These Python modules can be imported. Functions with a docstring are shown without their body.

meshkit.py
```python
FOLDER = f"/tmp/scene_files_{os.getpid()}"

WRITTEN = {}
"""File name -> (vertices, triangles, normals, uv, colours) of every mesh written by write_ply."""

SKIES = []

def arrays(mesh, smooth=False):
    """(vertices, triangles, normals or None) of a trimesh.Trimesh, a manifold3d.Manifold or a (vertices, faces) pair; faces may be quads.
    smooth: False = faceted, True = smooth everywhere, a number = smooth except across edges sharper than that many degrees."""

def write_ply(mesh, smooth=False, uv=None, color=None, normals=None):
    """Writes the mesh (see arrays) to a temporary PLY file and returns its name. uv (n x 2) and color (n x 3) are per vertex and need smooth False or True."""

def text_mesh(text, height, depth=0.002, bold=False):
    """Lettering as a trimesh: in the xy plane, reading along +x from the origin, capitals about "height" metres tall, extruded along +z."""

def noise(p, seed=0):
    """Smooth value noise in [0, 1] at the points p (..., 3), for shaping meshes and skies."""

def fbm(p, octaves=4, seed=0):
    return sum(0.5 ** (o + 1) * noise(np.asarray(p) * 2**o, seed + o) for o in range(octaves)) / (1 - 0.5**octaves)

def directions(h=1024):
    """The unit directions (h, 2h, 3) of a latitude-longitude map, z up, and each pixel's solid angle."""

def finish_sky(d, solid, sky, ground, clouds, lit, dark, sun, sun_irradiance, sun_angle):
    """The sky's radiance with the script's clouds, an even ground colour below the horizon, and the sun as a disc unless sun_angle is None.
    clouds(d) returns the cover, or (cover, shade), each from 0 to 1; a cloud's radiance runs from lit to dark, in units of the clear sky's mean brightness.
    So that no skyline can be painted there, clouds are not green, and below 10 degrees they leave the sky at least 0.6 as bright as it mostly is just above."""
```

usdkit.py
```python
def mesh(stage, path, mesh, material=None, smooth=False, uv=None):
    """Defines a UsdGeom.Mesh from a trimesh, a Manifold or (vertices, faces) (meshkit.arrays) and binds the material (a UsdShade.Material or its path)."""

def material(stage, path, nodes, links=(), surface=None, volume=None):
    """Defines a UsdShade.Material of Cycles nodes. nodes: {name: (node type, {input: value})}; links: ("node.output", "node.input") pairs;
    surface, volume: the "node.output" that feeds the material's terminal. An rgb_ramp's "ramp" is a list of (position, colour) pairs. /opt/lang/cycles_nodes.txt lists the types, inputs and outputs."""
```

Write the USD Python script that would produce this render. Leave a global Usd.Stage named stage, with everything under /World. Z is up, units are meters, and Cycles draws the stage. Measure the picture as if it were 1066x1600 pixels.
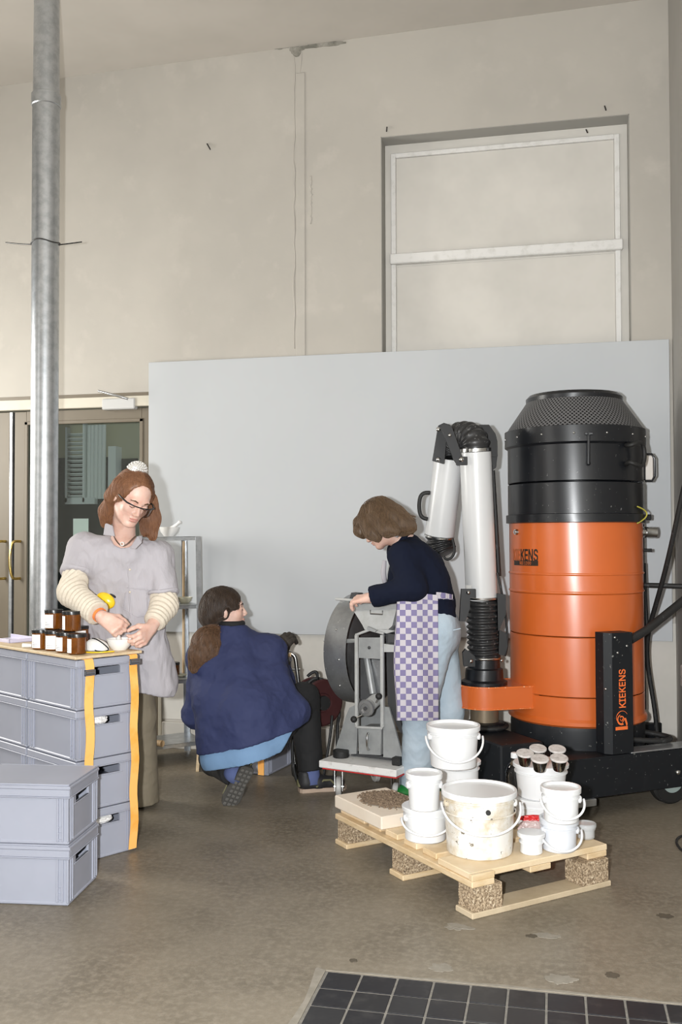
import math, random, numpy as np, trimesh, manifold3d, usdkit, meshkit
from pxr import Usd, UsdGeom, UsdLux, UsdShade, Gf, Sdf, Vt
from shapely.geometry import Polygon, Point, LineString, box as sbox
from shapely import affinity
from shapely.ops import unary_union
random.seed(7); RNG = np.random.default_rng(11)
PI = math.pi
stage = Usd.Stage.CreateInMemory()
UsdGeom.SetStageUpAxis(stage, UsdGeom.Tokens.z); UsdGeom.SetStageMetersPerUnit(stage, 1.0)
UsdGeom.Xform.Define(stage, '/World'); stage.SetDefaultPrim(stage.GetPrimAtPath('/World'))
UsdGeom.Scope.Define(stage, '/World/Looks')

# ------------------------------------------------------------------ camera (solved from the tile grid, pallet and crates)
FPX, PITCH, ROLL, CAM_H, YAW = 1508.3, 0.0273, -0.0029, 1.325, 0.2160
EXPOSURE = -0.74
_f = np.array([-math.sin(YAW) * math.cos(PITCH), math.cos(YAW) * math.cos(PITCH), math.sin(PITCH)])
_r0 = np.array([math.cos(YAW), math.sin(YAW), 0.0]); _u0 = np.cross(_r0, _f)
_r = _r0 * math.cos(ROLL) + _u0 * math.sin(ROLL); _u = -_r0 * math.sin(ROLL) + _u0 * math.cos(ROLL)
EYE = np.array([0, 0, CAM_H])
cam = UsdGeom.Camera.Define(stage, '/World/camera')
m = Gf.Matrix4d(*_r, 0, *_u, 0, *(-_f), 0, *EYE, 1)
cam.AddTransformOp().Set(m)
cam.CreateHorizontalApertureAttr(24.0); cam.CreateVerticalApertureAttr(24.0 * 1600 / 1066)
cam.CreateFocalLengthAttr(FPX * 24.0 / 1066); cam.CreateClippingRangeAttr(Gf.Vec2f(0.05, 100)); cam.CreateExposureAttr(EXPOSURE)

def ray(px, py): return _f + _r * (px - 533) / FPX + _u * (800 - py) / FPX
def PZ(px, py, z=0.0): d = ray(px, py); return EYE + d * (z - CAM_H) / d[2]            # on the horizontal plane z
def PY(px, py, y): d = ray(px, py); return EYE + d * y / d[1]                          # on the plane y (parallel to the back wall)
def PD(px, py, Z): return EYE + ray(px, py) * Z                                        # at camera depth Z
def cw(x, y): return np.array([x * math.cos(YAW) - y * math.sin(YAW), x * math.sin(YAW) + y * math.cos(YAW)])   # levelled camera frame -> world

# ------------------------------------------------------------------ light: flash beside the lens, daylight from a tall window on the left, hall lamps
WALL_Y = 5.80
def light_rect(name, center, toward, w, h, power, color):
    l = UsdLux.RectLight.Define(stage, '/World/' + name)
    z = -np.array(toward, float); z /= np.linalg.norm(z)
    up = np.array([0, 0, 1.0]) if abs(z[2]) < .9 else np.array([0, 1.0, 0])
    x = np.cross(up, z); x /= np.linalg.norm(x); y = np.cross(z, x)
    l.AddTransformOp().Set(Gf.Matrix4d(*x, 0, *y, 0, *z, 0, *map(float, center), 1))
    l.CreateWidthAttr(w); l.CreateHeightAttr(h); l.CreateIntensityAttr(power); l.CreateColorAttr(Gf.Vec3f(*color))
    return l
FLASH = EYE + _r * -0.19 + _u * 0.03 + _f * 0.02
fl = UsdLux.SphereLight.Define(stage, '/World/camera_flash')
fl.AddTranslateOp().Set(Gf.Vec3d(*FLASH)); fl.CreateRadiusAttr(0.035); fl.CreateIntensityAttr(25000.0); fl.CreateColorAttr(Gf.Vec3f(0.96, 0.985, 1.0))
light_rect('window_daylight', (-4.72, 4.45, 2.05), (1, 0.0, -0.12), 1.0, 1.3, 34.0, (1.0, 0.97, 0.90))
light_rect('window_daylight_front', (-4.72, -.3, 2.2), (1, 0.1, -0.12), 2.2, 2.2, 5.5, (1.0, 0.97, 0.92))
for k, (x, y) in enumerate([(-2.6, 1.0), (1.2, 1.0), (-2.6, -3.0), (1.2, -3.0)]):
    light_rect(f'hall_lamp_{k}', (x, y, 4.05), (0, 0, -1), 0.35, 1.9, 2.0, (1.0, 0.88, 0.74))
dome = UsdLux.DomeLight.Define(stage, '/World/sky'); dome.CreateIntensityAttr(0.16); dome.CreateColorAttr(Gf.Vec3f(0.86, 0.93, 1.0))

# ------------------------------------------------------------------ helpers
used = {}
def path_for(parent, name):
    base = (parent.GetPath().pathString if parent is not None else '/World') + '/'
    n = used.get(base + name, 0); used[base + name] = n + 1
    return base + (name if n == 0 else f'{name}_{n:03d}')
def data(p, **kw):
    for k, v in kw.items():
        if v: p.SetCustomDataByKey({'cat': 'category'}.get(k, k), v)
    return p
def thing(name, label, cat, loc=(0, 0, 0), rot=0.0, group=None, tilt=None):
    x = UsdGeom.Xform.Define(stage, path_for(None, name))
    x.AddTranslateOp().Set(Gf.Vec3d(*map(float, loc))); x.AddRotateZOp().Set(math.degrees(rot))
    if tilt: x.AddRotateYOp().Set(tilt)
    return data(x.GetPrim(), label=label, cat=cat, group=group)
def setting(name, loc=(0, 0, 0)):
    x = UsdGeom.Xform.Define(stage, path_for(None, name)); x.AddTranslateOp().Set(Gf.Vec3d(*map(float, loc)))
    return data(x.GetPrim(), kind='structure')
def part(parent, name, mesh, mat, smooth=False, label=None, kind=None, off=None):
    if isinstance(mesh, list): mesh = cat(*mesh)
    if off is not None: mesh = mesh.copy(); mesh.apply_translation(-np.asarray(off, float))
    p = usdkit.mesh(stage, path_for(parent, name), mesh, mat, smooth=smooth).GetPrim()
    return data(p, label=label, kind=kind)
def single(name, mesh, mat, label, cat, smooth=False, group=None, kind=None):
    p = part(None, name, mesh, mat, smooth); return data(p, label=label, cat=cat, group=group, kind=kind)
def dup(src, loc, rot=0.0, label=None, group=None):
    name = src.GetName().rstrip('0123456789').rstrip('_') if src.GetName()[-3:].isdigit() else src.GetName()
    x = UsdGeom.Xform.Define(stage, path_for(None, name))
    x.AddTranslateOp().Set(Gf.Vec3d(*map(float, loc))); x.AddRotateZOp().Set(math.degrees(rot))
    p = x.GetPrim(); p.GetReferences().AddInternalReference(src.GetPath()); p.SetInstanceable(True)
    return data(p, label=label, cat=src.GetCustomDataByKey('category'), group=group)

def cat(*ms): 
    out = []
    for q in ms: out += q if isinstance(q, (list, tuple)) else [q]
    return trimesh.util.concatenate(out)
def bx(x0, x1, y0, y1, z0, z1, b=0.0):
    if b <= 0:
        q = trimesh.creation.box([x1 - x0, y1 - y0, z1 - z0]); q.apply_translation([(x0 + x1) / 2, (y0 + y1) / 2, (z0 + z1) / 2]); return q
    pts = []
    for x, sx in ((x0, 1), (x1, -1)):
        for y, sy in ((y0, 1), (y1, -1)):
            for z, sz in ((z0, 1), (z1, -1)):
                pts += [(x + sx * b, y + sy * b, z), (x + sx * b, y, z + sz * b), (x, y + sy * b, z + sz * b)]
    return trimesh.convex.convex_hull(np.array(pts))
def rot(mesh, ang, axis=(0, 0, 1), about=(0, 0, 0)):
    q = mesh.copy(); q.apply_transform(trimesh.transformations.rotation_matrix(ang, axis, about)); return q
def mv(mesh, *d):
    q = mesh.copy(); q.apply_translation(d if len(d) == 3 else d[0]); return q
def unit(v): v = np.asarray(v, float); return v / max(np.linalg.norm(v), 1e-12)
def tube(pts, r, n=10, cap=True, closed=False):
    P = np.asarray(pts, float); k = len(P); R = np.broadcast_to(np.asarray(r, float), (k,))
    T = np.gradient(P, axis=0) if not closed else np.roll(P, -1, 0) - np.roll(P, 1, 0)
    T = np.array([unit(t) for t in T]); a = np.array([0, 0, 1.0]) if abs(T[0][2]) < .9 else np.array([1.0, 0, 0])
    N = unit(np.cross(T[0], a)); V = []
    th = np.linspace(0, 2 * PI, n, endpoint=False)
    for i in range(k):
        N = unit(N - T[i] * np.dot(N, T[i])); B = np.cross(T[i], N)
        V.append(P[i] + R[i] * (np.cos(th)[:, None] * N + np.sin(th)[:, None] * B))
    V = np.vstack(V); F = []
    for i in range(k if closed else k - 1):
        j = (i + 1) % k
        for s in range(n):
            t = (s + 1) % n
            F += [(i * n + s, i * n + t, j * n + t), (i * n + s, j * n + t, j * n + s)]
    if cap and not closed:
        V = np.vstack([V, P[0], P[-1]]); c = len(V) - 2
        for s in range(n):
            t = (s + 1) % n
            F += [(c, t, s), (c + 1, (k - 1) * n + s, (k - 1) * n + t)]
    return trimesh.Trimesh(V, F, process=False)
def cyl(a, b, r0, r1=None, n=20): return tube([a, b], [r0, r0 if r1 is None else r1], n)
def curve(pts, n=24):
    P = np.asarray(pts, float)
    if len(P) < 3: return np.linspace(P[0], P[-1], n)
    from scipy.interpolate import CubicSpline
    t = np.concatenate([[0], np.cumsum(np.linalg.norm(np.diff(P, axis=0), axis=1) ** .6)])
    return CubicSpline(t, P)(np.linspace(0, t[-1], n))
def lathe(prof, n=40, a0=0, a1=2 * PI):
    full = abs(a1 - a0 - 2 * PI) < 1e-6
    th = np.linspace(a0, a1, n, endpoint=not full); pr = np.asarray(prof, float); k = len(pr)
    V = np.array([[r * math.cos(t), r * math.sin(t), z] for t in th for r, z in pr]); F = []
    for i in range(n if full else n - 1):
        j = (i + 1) % n
        for s in range(k - 1):
            A, B, C, D = i * k + s, j * k + s, j * k + s + 1, i * k + s + 1
            if pr[s][0] > 1e-9: F.append((A, B, C))
            if pr[s + 1][0] > 1e-9: F.append((A, C, D))
    q = trimesh.Trimesh(V, F, process=False); q.merge_vertices(); return q
def prism(poly, h, z0=0.0, axis='z'):
    """Extrude a shapely polygon; axis 'y': polygon is in xz and is extruded along +y."""
    geoms = getattr(poly, 'geoms', [poly])
    q = trimesh.util.concatenate([trimesh.creation.extrude_polygon(g, h, engine='earcut') for g in geoms]); q.apply_translation([0, 0, z0])
    if axis == 'y':
        v = q.vertices.copy(); q = trimesh.Trimesh(np.stack([v[:, 0], v[:, 2], v[:, 1]], 1), q.faces[:, ::-1], process=False)
    elif axis == 'x':
        v = q.vertices.copy(); q = trimesh.Trimesh(np.stack([v[:, 2], v[:, 0], v[:, 1]], 1), q.faces, process=False)
    return q
def ball(c, r, sub=2, scale=(1, 1, 1)):
    q = trimesh.creation.icosphere(sub, r); q.apply_scale(scale); q.apply_translation(c); return q
def frame_matrix(o, x, y, z):
    M = np.eye(4); M[:3, 0], M[:3, 1], M[:3, 2], M[:3, 3] = x, y, z, o; return M
def put(mesh, M): q = mesh.copy(); q.apply_transform(M); return q

# ------------------------------------------------------------------ materials
LOOKS = {}
def mat(name, color, rough=.5, metal=0.0, var=None, var2=None, bump=None, spec=None, coat=0.0, sss=0.0, sheen=0.0, trans=0.0, ior=None, emit=None, coat_rough=.08, vstretch=None, alpha=None):
    """var: (scale, amount, colour2): noise mix of base and colour2;  bump: (scale, strength, distance)."""
    nodes, links = {'p': ('principled_bsdf', {'roughness': rough, 'metallic': metal})}, []
    P = nodes['p'][1]
    if spec is not None: P['specular_ior_level'] = spec
    if coat: P['coat_weight'] = coat; P['coat_roughness'] = coat_rough
    if sss: P['subsurface_weight'] = sss; P['subsurface_scale'] = .008
    if sheen: P['sheen_weight'] = sheen
    if trans: P['transmission_weight'] = trans
    if ior: P['ior'] = ior
    if alpha is not None: P['alpha'] = alpha
    if emit: P['emission_color'] = emit[0]; P['emission_strength'] = emit[1]
    nodes['g'] = ('texture_coordinate', {}) if False else ('geometry', {})
    src = 'g.position'
    if vstretch:
        nodes['mp'] = ('mapping', {'scale': vstretch}); links.append(('g.position', 'mp.vector')); src = 'mp.vector'
    if var:
        last = None
        for k, v in enumerate([var] + ([var2] if var2 else [])):
            sc, lo, hi, c2 = v
            nodes[f'n{k}'] = ('noise_texture', {'scale': sc, 'detail': 5.0, 'roughness': .6}); links.append((src, f'n{k}.vector'))
            nodes[f'r{k}'] = ('map_range', {'from_min': lo, 'from_max': hi, 'to_min': 0.0, 'to_max': 1.0, 'clamp': True}); links.append((f'n{k}.fac', f'r{k}.value'))
            nodes[f'm{k}'] = ('mix_color', {'blend_type': 'mix', 'b': c2})
            if last: links.append((last, f'm{k}.a'))
            else: nodes[f'm{k}'][1]['a'] = color
            links.append((f'r{k}.result', f'm{k}.fac')); last = f'm{k}.result'
        links.append((last, 'p.base_color'))
    else: P['base_color'] = color
    if bump:
        nodes['bn'] = ('noise_texture', {'scale': bump[0], 'detail': 4.0}); links.append((src, 'bn.vector'))
        nodes['b'] = ('bump', {'strength': bump[1], 'distance': bump[2]}); links += [('bn.fac', 'b.height'), ('b.normal', 'p.normal')]
    LOOKS[name] = usdkit.material(stage, '/World/Looks/' + name, nodes, links, surface='p.BSDF'); return LOOKS[name]
def glass_pane(name, tint=(.9, .95, .93), rough=0.02, base=.06):
    nodes = {'t': ('transparent_bsdf', {'color': tint}), 'gl': ('glossy_bsdf', {'color': (1, 1, 1), 'roughness': rough}), 'fr': ('fresnel', {'IOR': 1.5}), 'm': ('mix_closure', {})}
    LOOKS[name] = usdkit.material(stage, '/World/Looks/' + name, nodes, [('fr.fac', 'm.fac'), ('t.BSDF', 'm.closure1'), ('gl.BSDF', 'm.closure2')], surface='m.closure'); return LOOKS[name]
# ------------------------------------------------------------------ room shell
mat('plaster', (.478, .450, .404), .85, var=(.9, .42, .66, (.43, .405, .365)), var2=(4.5, .56, .78, (.51, .478, .43)), bump=(60, .12, .004))
mat('plaster_low', (.62, .59, .54), .8, var=(3, .4, .7, (.55, .53, .48)), bump=(60, .1, .003))
mat('ceiling_paint', (.50, .465, .42), .85, var=(2, .4, .7, (.46, .43, .385)), bump=(40, .08, .003))
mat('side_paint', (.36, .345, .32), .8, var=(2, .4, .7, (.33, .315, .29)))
mat('concrete_floor', (.205, .175, .132), .42, var=(3.1, .40, .66, (.148, .125, .092)), var2=(42, .44, .74, (.255, .222, .172)), bump=(120, .16, .004), spec=.4)
mat('floor_patch', (.27, .245, .205), .6, var=(25, .4, .7, (.21, .19, .155)))
mat('floor_stain', (.085, .07, .05), .6)
mat('grout', (.22, .205, .18), .8, var=(40, .4, .7, (.15, .14, .125)))
for k, c in enumerate([(.019, .019, .021), (.023, .023, .025), (.016, .016, .019)]):
    mat(f'black_tile_{k}', c, .42, var=(14, .52, .78, (.042, .041, .041)), bump=(70, .1, .002), spec=.3)
mat('cream_paint', (.60, .56, .47), .55, var=(6, .45, .75, (.53, .49, .40)))
mat('white_batten', (.72, .71, .69), .6, var=(20, .5, .7, (.62, .61, .58)))
mat('board_white', (.64, .615, .57), .75, var=(2, .4, .7, (.56, .54, .50)))
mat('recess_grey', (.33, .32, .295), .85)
mat('panel_blue_grey', (.495, .513, .53), .6, var=(1.2, .35, .7, (.48, .498, .515)))
mat('door_brown', (.165, .138, .10), .45, var=(3, .4, .7, (.15, .125, .09)))
mat('brass', (.75, .55, .18), .25, metal=1.0)
mat('steel', (.62, .63, .64), .3, metal=1.0, var=(30, .4, .7, (.5, .51, .52)))
mat('closer_grey', (.55, .55, .54), .4)
mat('galvanised', (.52, .54, .56), .34, metal=.85, var=(22, .42, .62, (.42, .44, .46)), bump=(30, .05, .002))
mat('wire_dark', (.03, .028, .026), .5)
glass_pane('door_glass')

# floor with recessed bed for the tile patch
TILE_S, TILE_A = .1095, -.2153 + YAW
T0 = cw(-.0463, 2.9927); te = np.array([math.cos(TILE_A), math.sin(TILE_A)]); tn = np.array([-math.sin(TILE_A), math.cos(TILE_A)])
NC, NR = 13, 7
FX0, FX1, FY0, FY1 = -5.0, 1.75, -5.5, WALL_Y + .3
floor = setting('floor')
tx0, tx1, ty1 = T0[0] - .006, T0[0] + NC * TILE_S, T0[1] + .006; ty0 = ty1 - NR * TILE_S - .006
part(floor, 'concrete_slab', [bx(FX0, tx0, FY0, FY1, -.1, 0), bx(tx1, FX1, FY0, FY1, -.1, 0), bx(tx0, tx1, FY0, ty0, -.1, 0), bx(tx0, tx1, ty1, FY1, -.1, 0)], LOOKS['concrete_floor'])
part(floor, 'grout_bed', bx(tx0, tx1, ty0, ty1, -.05, -.0022), LOOKS['grout'])
rg = random.Random(3)
for j in range(NR):
    for i in range(NC):
        g = .0035
        x, y = T0[0] + i * TILE_S, T0[1] - j * TILE_S
        dz = rg.uniform(-.0006, .0006)
        part(floor, 'tile', bx(x + g, x + TILE_S - g, y - TILE_S + g, y - g, -.02, .0006 + dz, .0015), LOOKS[f'black_tile_{rg.randrange(3)}'])
def blot(px, py, w, h, seed, n=18, z=.0008):
    r2 = random.Random(seed); c = PZ(px, py); P = []
    for k in range(n):
        a = 2 * PI * k / n; q = .6 + .5 * r2.random(); P.append((c[0] + math.cos(a) * w * q, c[1] + math.sin(a) * h * q))
    return prism(Polygon(P).buffer(.004), z + .00015 * seed)
for px, py, w, h, s in [(712, 1448, .035, .03, 1), (722, 1449, .045, .012, 4), (852, 1462, .045, .018, 2), (690, 1512, .035, .03, 3), (876, 1531, .05, .03, 8)]:
    part(floor, 'cement_patch', blot(px, py, w, h, s), LOOKS['floor_patch'])
for px, py, w, h, s in [(831, 1463, .016, .012, 5), (957, 1524, .018, .02, 6), (552, 1501, .01, .01, 7), (1040, 1432, .03, .02, 9)]:
    part(floor, 'dark_stain', blot(px, py, w, h, s), LOOKS['floor_stain'])
# pale cement edge round the tile patch
part(floor, 'cement_edging', [prism(Polygon([(tx0 - .035 + .02 * rg.random(), ty1 - t * .1) for t in range(8)] + [(tx0, ty1 - .7), (tx0, ty1), (tx0 - .03, ty1 + .012)]), .0012),
      prism(Polygon([(tx0 - .02, ty1), (tx1, ty1)] + [(tx1 - t * .09, ty1 + .004 + .012 * rg.random()) for t in range(15)]), .0012)], LOOKS['floor_patch'])

# back wall with door opening and the boarded window recess
Y = WALL_Y
CEIL0, CEIL1 = PY(0, 135, Y)[2], PY(960, 6, Y)[2]
DX0, DX1, DZ = -4.35, PY(249, 900, Y)[0], PY(120, 617, Y)[2]
WL, WR = PY(596, 400, Y)[0], PY(986, 400, Y)[0]; WT = PY(790, 196, Y)[2]; WB = PY(790, 560, Y)[2] - .3
DEP = .13; HT = 4.9
wall = setting('wall_back')
part(wall, 'plaster_face', [bx(FX0, DX0, Y, Y + .25, 0, HT), bx(DX0, DX1, Y, Y + .25, DZ, HT), bx(DX1, WL, Y, Y + .25, 0, HT), bx(WR, FX1, Y, Y + .25, 0, HT),
                            bx(WL, WR, Y, Y + .25, WT, HT), bx(WL, WR, Y, Y + .25, 0, WB), bx(WL, WR, Y + DEP + .03, Y + .25, WB, WT)], LOOKS['plaster'])
zb = PY(440, 990, Y)[2]
part(wall, 'plinth', bx(DX1 + .03, FX1, Y - .03, Y, 0, PY(268, 1127, Y)[2], .004), LOOKS['plaster'])
part(wall, 'whitewashed_base', bx(DX1 + .022, FX1, Y - .004, Y, PY(268, 1123, Y)[2], zb + .1), LOOKS['plaster_low'])
# raised plaster seams running down the wall
def seam(x_px, y0, y1, w, seed):
    r3 = random.Random(seed); P = []
    for k in range(26):
        yy = y0 + (y1 - y0) * k / 25; q = PY(x_px + r3.uniform(-1.2, 1.2), yy, Y); P.append((q[0], Y + .002, q[2]))
    return tube(P, [w * r3.uniform(.5, 1.2) for _ in P], 6)
part(wall, 'plaster_seam', [seam(460, 85, 545, .008, 1), seam(470, 75, 545, .006, 2), seam(486, 275, 350, .007, 3)], LOOKS['plaster'], True)
part(wall, 'seam_ridge', [bx(PY(463, 300, Y)[0], PY(477, 300, Y)[0], Y - .006, Y, 2.4, 4.25, .004)], LOOKS['plaster'])
mat('mould', (.17, .165, .14), .9, var=(9, .45, .62, (.36, .34, .30)))
def wall_blot(px, py, w, h, seed):
    r2 = random.Random(seed); c = PY(px, py, Y); P = []
    for k in range(20):
        a = 2 * PI * k / 20; q = .45 + .6 * r2.random(); P.append((c[0] + math.cos(a) * w * q, c[2] + math.sin(a) * h * q))
    return mv(prism(Polygon(P).buffer(.004), .004, axis='y'), 0, Y - .003 - .0004 * seed, 0)
part(wall, 'damp_stain', [wall_blot(463, 78, .05, .04, 2), wall_blot(505, 70, .17, .014, 3), wall_blot(440, 74, .07, .012, 5)], LOOKS['mould'])
for px, py, dx, dy in [(327, 230, 3, 5), (946, 170, 1, 4), (917, 206, 1, 3), (605, 203, 0, 4)]:
    a, b = PY(px - dx, py - dy, Y), PY(px + dx, py + dy, Y)
    part(wall, 'nail', tube([a + [0, -.004, 0], b + [0, -.016, 0]], .004, 6), LOOKS['wire_dark'])

win = setting('window_1')
yb = Y + DEP
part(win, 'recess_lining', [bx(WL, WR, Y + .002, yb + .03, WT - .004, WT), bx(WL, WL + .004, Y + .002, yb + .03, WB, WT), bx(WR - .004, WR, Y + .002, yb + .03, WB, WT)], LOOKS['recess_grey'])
part(win, 'panel', bx(WL, WR, yb + .002, yb + .02, WB, WT), LOOKS['board_white'])
l2, r2_ = PY(612, 400, yb)[0], PY(970, 400, yb)[0]; t2 = PY(790, 226, yb)[2]; zc0, zc1 = PY(790, 404, yb)[2], PY(790, 388, yb)[2]
bw = .030
part(win, 'batten', bx(l2, l2 + bw, yb - .018, yb + .002, WB, t2, .003), LOOKS['white_batten'])
part(win, 'batten', bx(r2_ - bw, r2_, yb - .018, yb + .002, WB, t2, .003), LOOKS['white_batten'])
part(win, 'batten', bx(l2 + bw, r2_ - bw, yb - .018, yb + .002, t2 - .028, t2, .003), LOOKS['white_batten'])
part(win, 'crossbar', bx(l2 - .004, r2_ + .012, yb - .05, yb + .002, zc0, zc1, .006), LOOKS['white_batten'])
for a, b in ((WT - .02, zc1 + .01), (zc0 - .01, WB + .02)):
    part(win, 'board_sheet', bx(l2 + bw + .003, r2_ - bw - .003, yb - .004, yb + .004, b, min(a, t2 - .03), .002), LOOKS['board_white'])

# ceiling (gently sloped), side wall at right, left wall with a tall window opening, hall behind the camera
sl = (CEIL1 - CEIL0) / (PY(960, 6, Y)[0] - PY(0, 135, Y)[0])
def cz(x): return CEIL0 + sl * (x - PY(0, 135, Y)[0])
ceiling = setting('ceiling')
part(ceiling, 'soffit', prism(Polygon([(FX0, cz(FX0)), (FX1, cz(FX1)), (FX1, cz(FX1) + .15), (FX0, cz(FX0) + .15)]), FY1 - FY0, axis='y').apply_translation([0, FY0, 0]), LOOKS['ceiling_paint'])
CX = PY(1054, 800, Y)[0]
wr = setting('wall_right')
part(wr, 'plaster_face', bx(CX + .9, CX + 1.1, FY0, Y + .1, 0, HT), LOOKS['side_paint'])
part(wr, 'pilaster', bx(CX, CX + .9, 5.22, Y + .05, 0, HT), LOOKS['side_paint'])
wl_ = setting('wall_left')
part(wl_, 'plaster_face', [bx(FX0, -4.75, FY0, -1.5, 0, HT), bx(FX0, -4.75, .9, 3.35, 0, HT), bx(FX0, -4.75, 5.25, FY1, 0, HT), bx(FX0, -4.75, -1.5, 5.25, 0, 1.0), bx(FX0, -4.75, -1.5, 5.25, 3.4, HT)], LOOKS['plaster'])
wf = setting('wall_front')
part(wf, 'plaster_face', bx(FX0, FX1, FY0, FY0 + .25, 0, HT), LOOKS['plaster'])

# big blue-grey panel fixed on the wall
pl, pr = PY(232, 700, Y - .03)[0], PY(1048, 700, Y - .03)[0]; pt = PY(640, 548, Y - .03)[2]
pan = thing('wall_panel', 'large pale blue-grey panel fixed across the back wall behind the people', 'panel', ((pl + pr) / 2, Y, zb))
part(pan, 'sheet', bx(pl, pr, Y - .03, Y - .004, zb, pt, .002), LOOKS['panel_blue_grey'], off=((pl + pr) / 2, Y, zb))

# double door at the left with glass, closer and handles
door = setting('door_1')
yd = Y + .03
part(door, 'lintel', bx(DX0, DX1, Y - .012, Y + .03, PY(120, 638, Y)[2], PY(120, 622, Y)[2], .003), LOOKS['cream_paint'])
part(door, 'lintel_gap', bx(DX0, DX1, Y - .002, Y + .03, PY(120, 622, Y)[2], DZ + .002), LOOKS['door_brown'])
zt = PY(120, 639, Y)[2]
def xw(px): return PY(px, 800, Y)[0]
gl, gr, gt = xw(37), xw(218), PY(160, 657, Y)[2]
part(door, 'door_leaf', [bx(xw(18), gl, yd, yd + .05, 0, zt - .002, .003), bx(gr, xw(231), yd, yd + .05, 0, zt - .002, .003), bx(gl, gr, yd, yd + .05, gt, zt - .002), bx(gl, gr, yd, yd + .05, 0, .35)], LOOKS['door_brown'])
part(door, 'jamb', bx(xw(231) + .004, DX1, Y - .004, yd + .06, 0, zt - .002, .003), LOOKS['door_brown'])
part(door, 'corner_trim', bx(DX1 - .002, DX1 + .022, Y - .014, Y + .01, 0, zb + .1, .003), LOOKS['cream_paint'])
part(door, 'glazing_bead', [bx(gl - .012, gl + .012, yd - .008, yd + .01, .34, gt + .01, .003), bx(gr - .012, gr + .012, yd - .008, yd + .01, .34, gt + .01, .003), bx(gl - .012, gr + .012, yd - .008, yd + .01, gt - .012, gt + .012, .003)], LOOKS['door_brown'])
part(door, 'pane', bx(gl, gr, yd + .022, yd + .028, .35, gt), LOOKS['door_glass'])
part(door, 'door_leaf', bx(DX0 + .01, xw(10.5), yd, yd + .05, 0, zt - .002, .003), LOOKS['door_brown'])
part(door, 'meeting_strip', bx(xw(11.5), xw(16.5), yd - .012, yd + .045, 0, zt - .004, .003), LOOKS['galvanised'], label='bare metal meeting strip')
def dhandle(px):
    x = xw(px); z0, z1 = PY(px, 904, Y)[2], PY(px, 846, Y)[2]
    return tube(curve([(x + .03, yd, z1), (x + .012, yd - .04, z1), (x, yd - .055, z1 - .02), (x, yd - .055, z0 + .02), (x + .012, yd - .04, z0), (x + .03, yd, z0)], 30), .009, 10)
for q in (22, -1):
    h = part(door, 'handle', dhandle(q), LOOKS['brass'], True, label='brass pull handle')
cl = part(door, 'door_closer', bx(xw(161), xw(212), yd - .055, yd, PY(187, 640, Y)[2], PY(187, 623, Y)[2], .006), LOOKS['closer_grey'], label='pale grey closer box')
part(cl, 'closer_arm', tube([PY(154, 611, Y - .09), PY(178, 617, Y - .14), PY(200, 623, Y - .09)], .008, 8), LOOKS['steel'], True)
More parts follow.
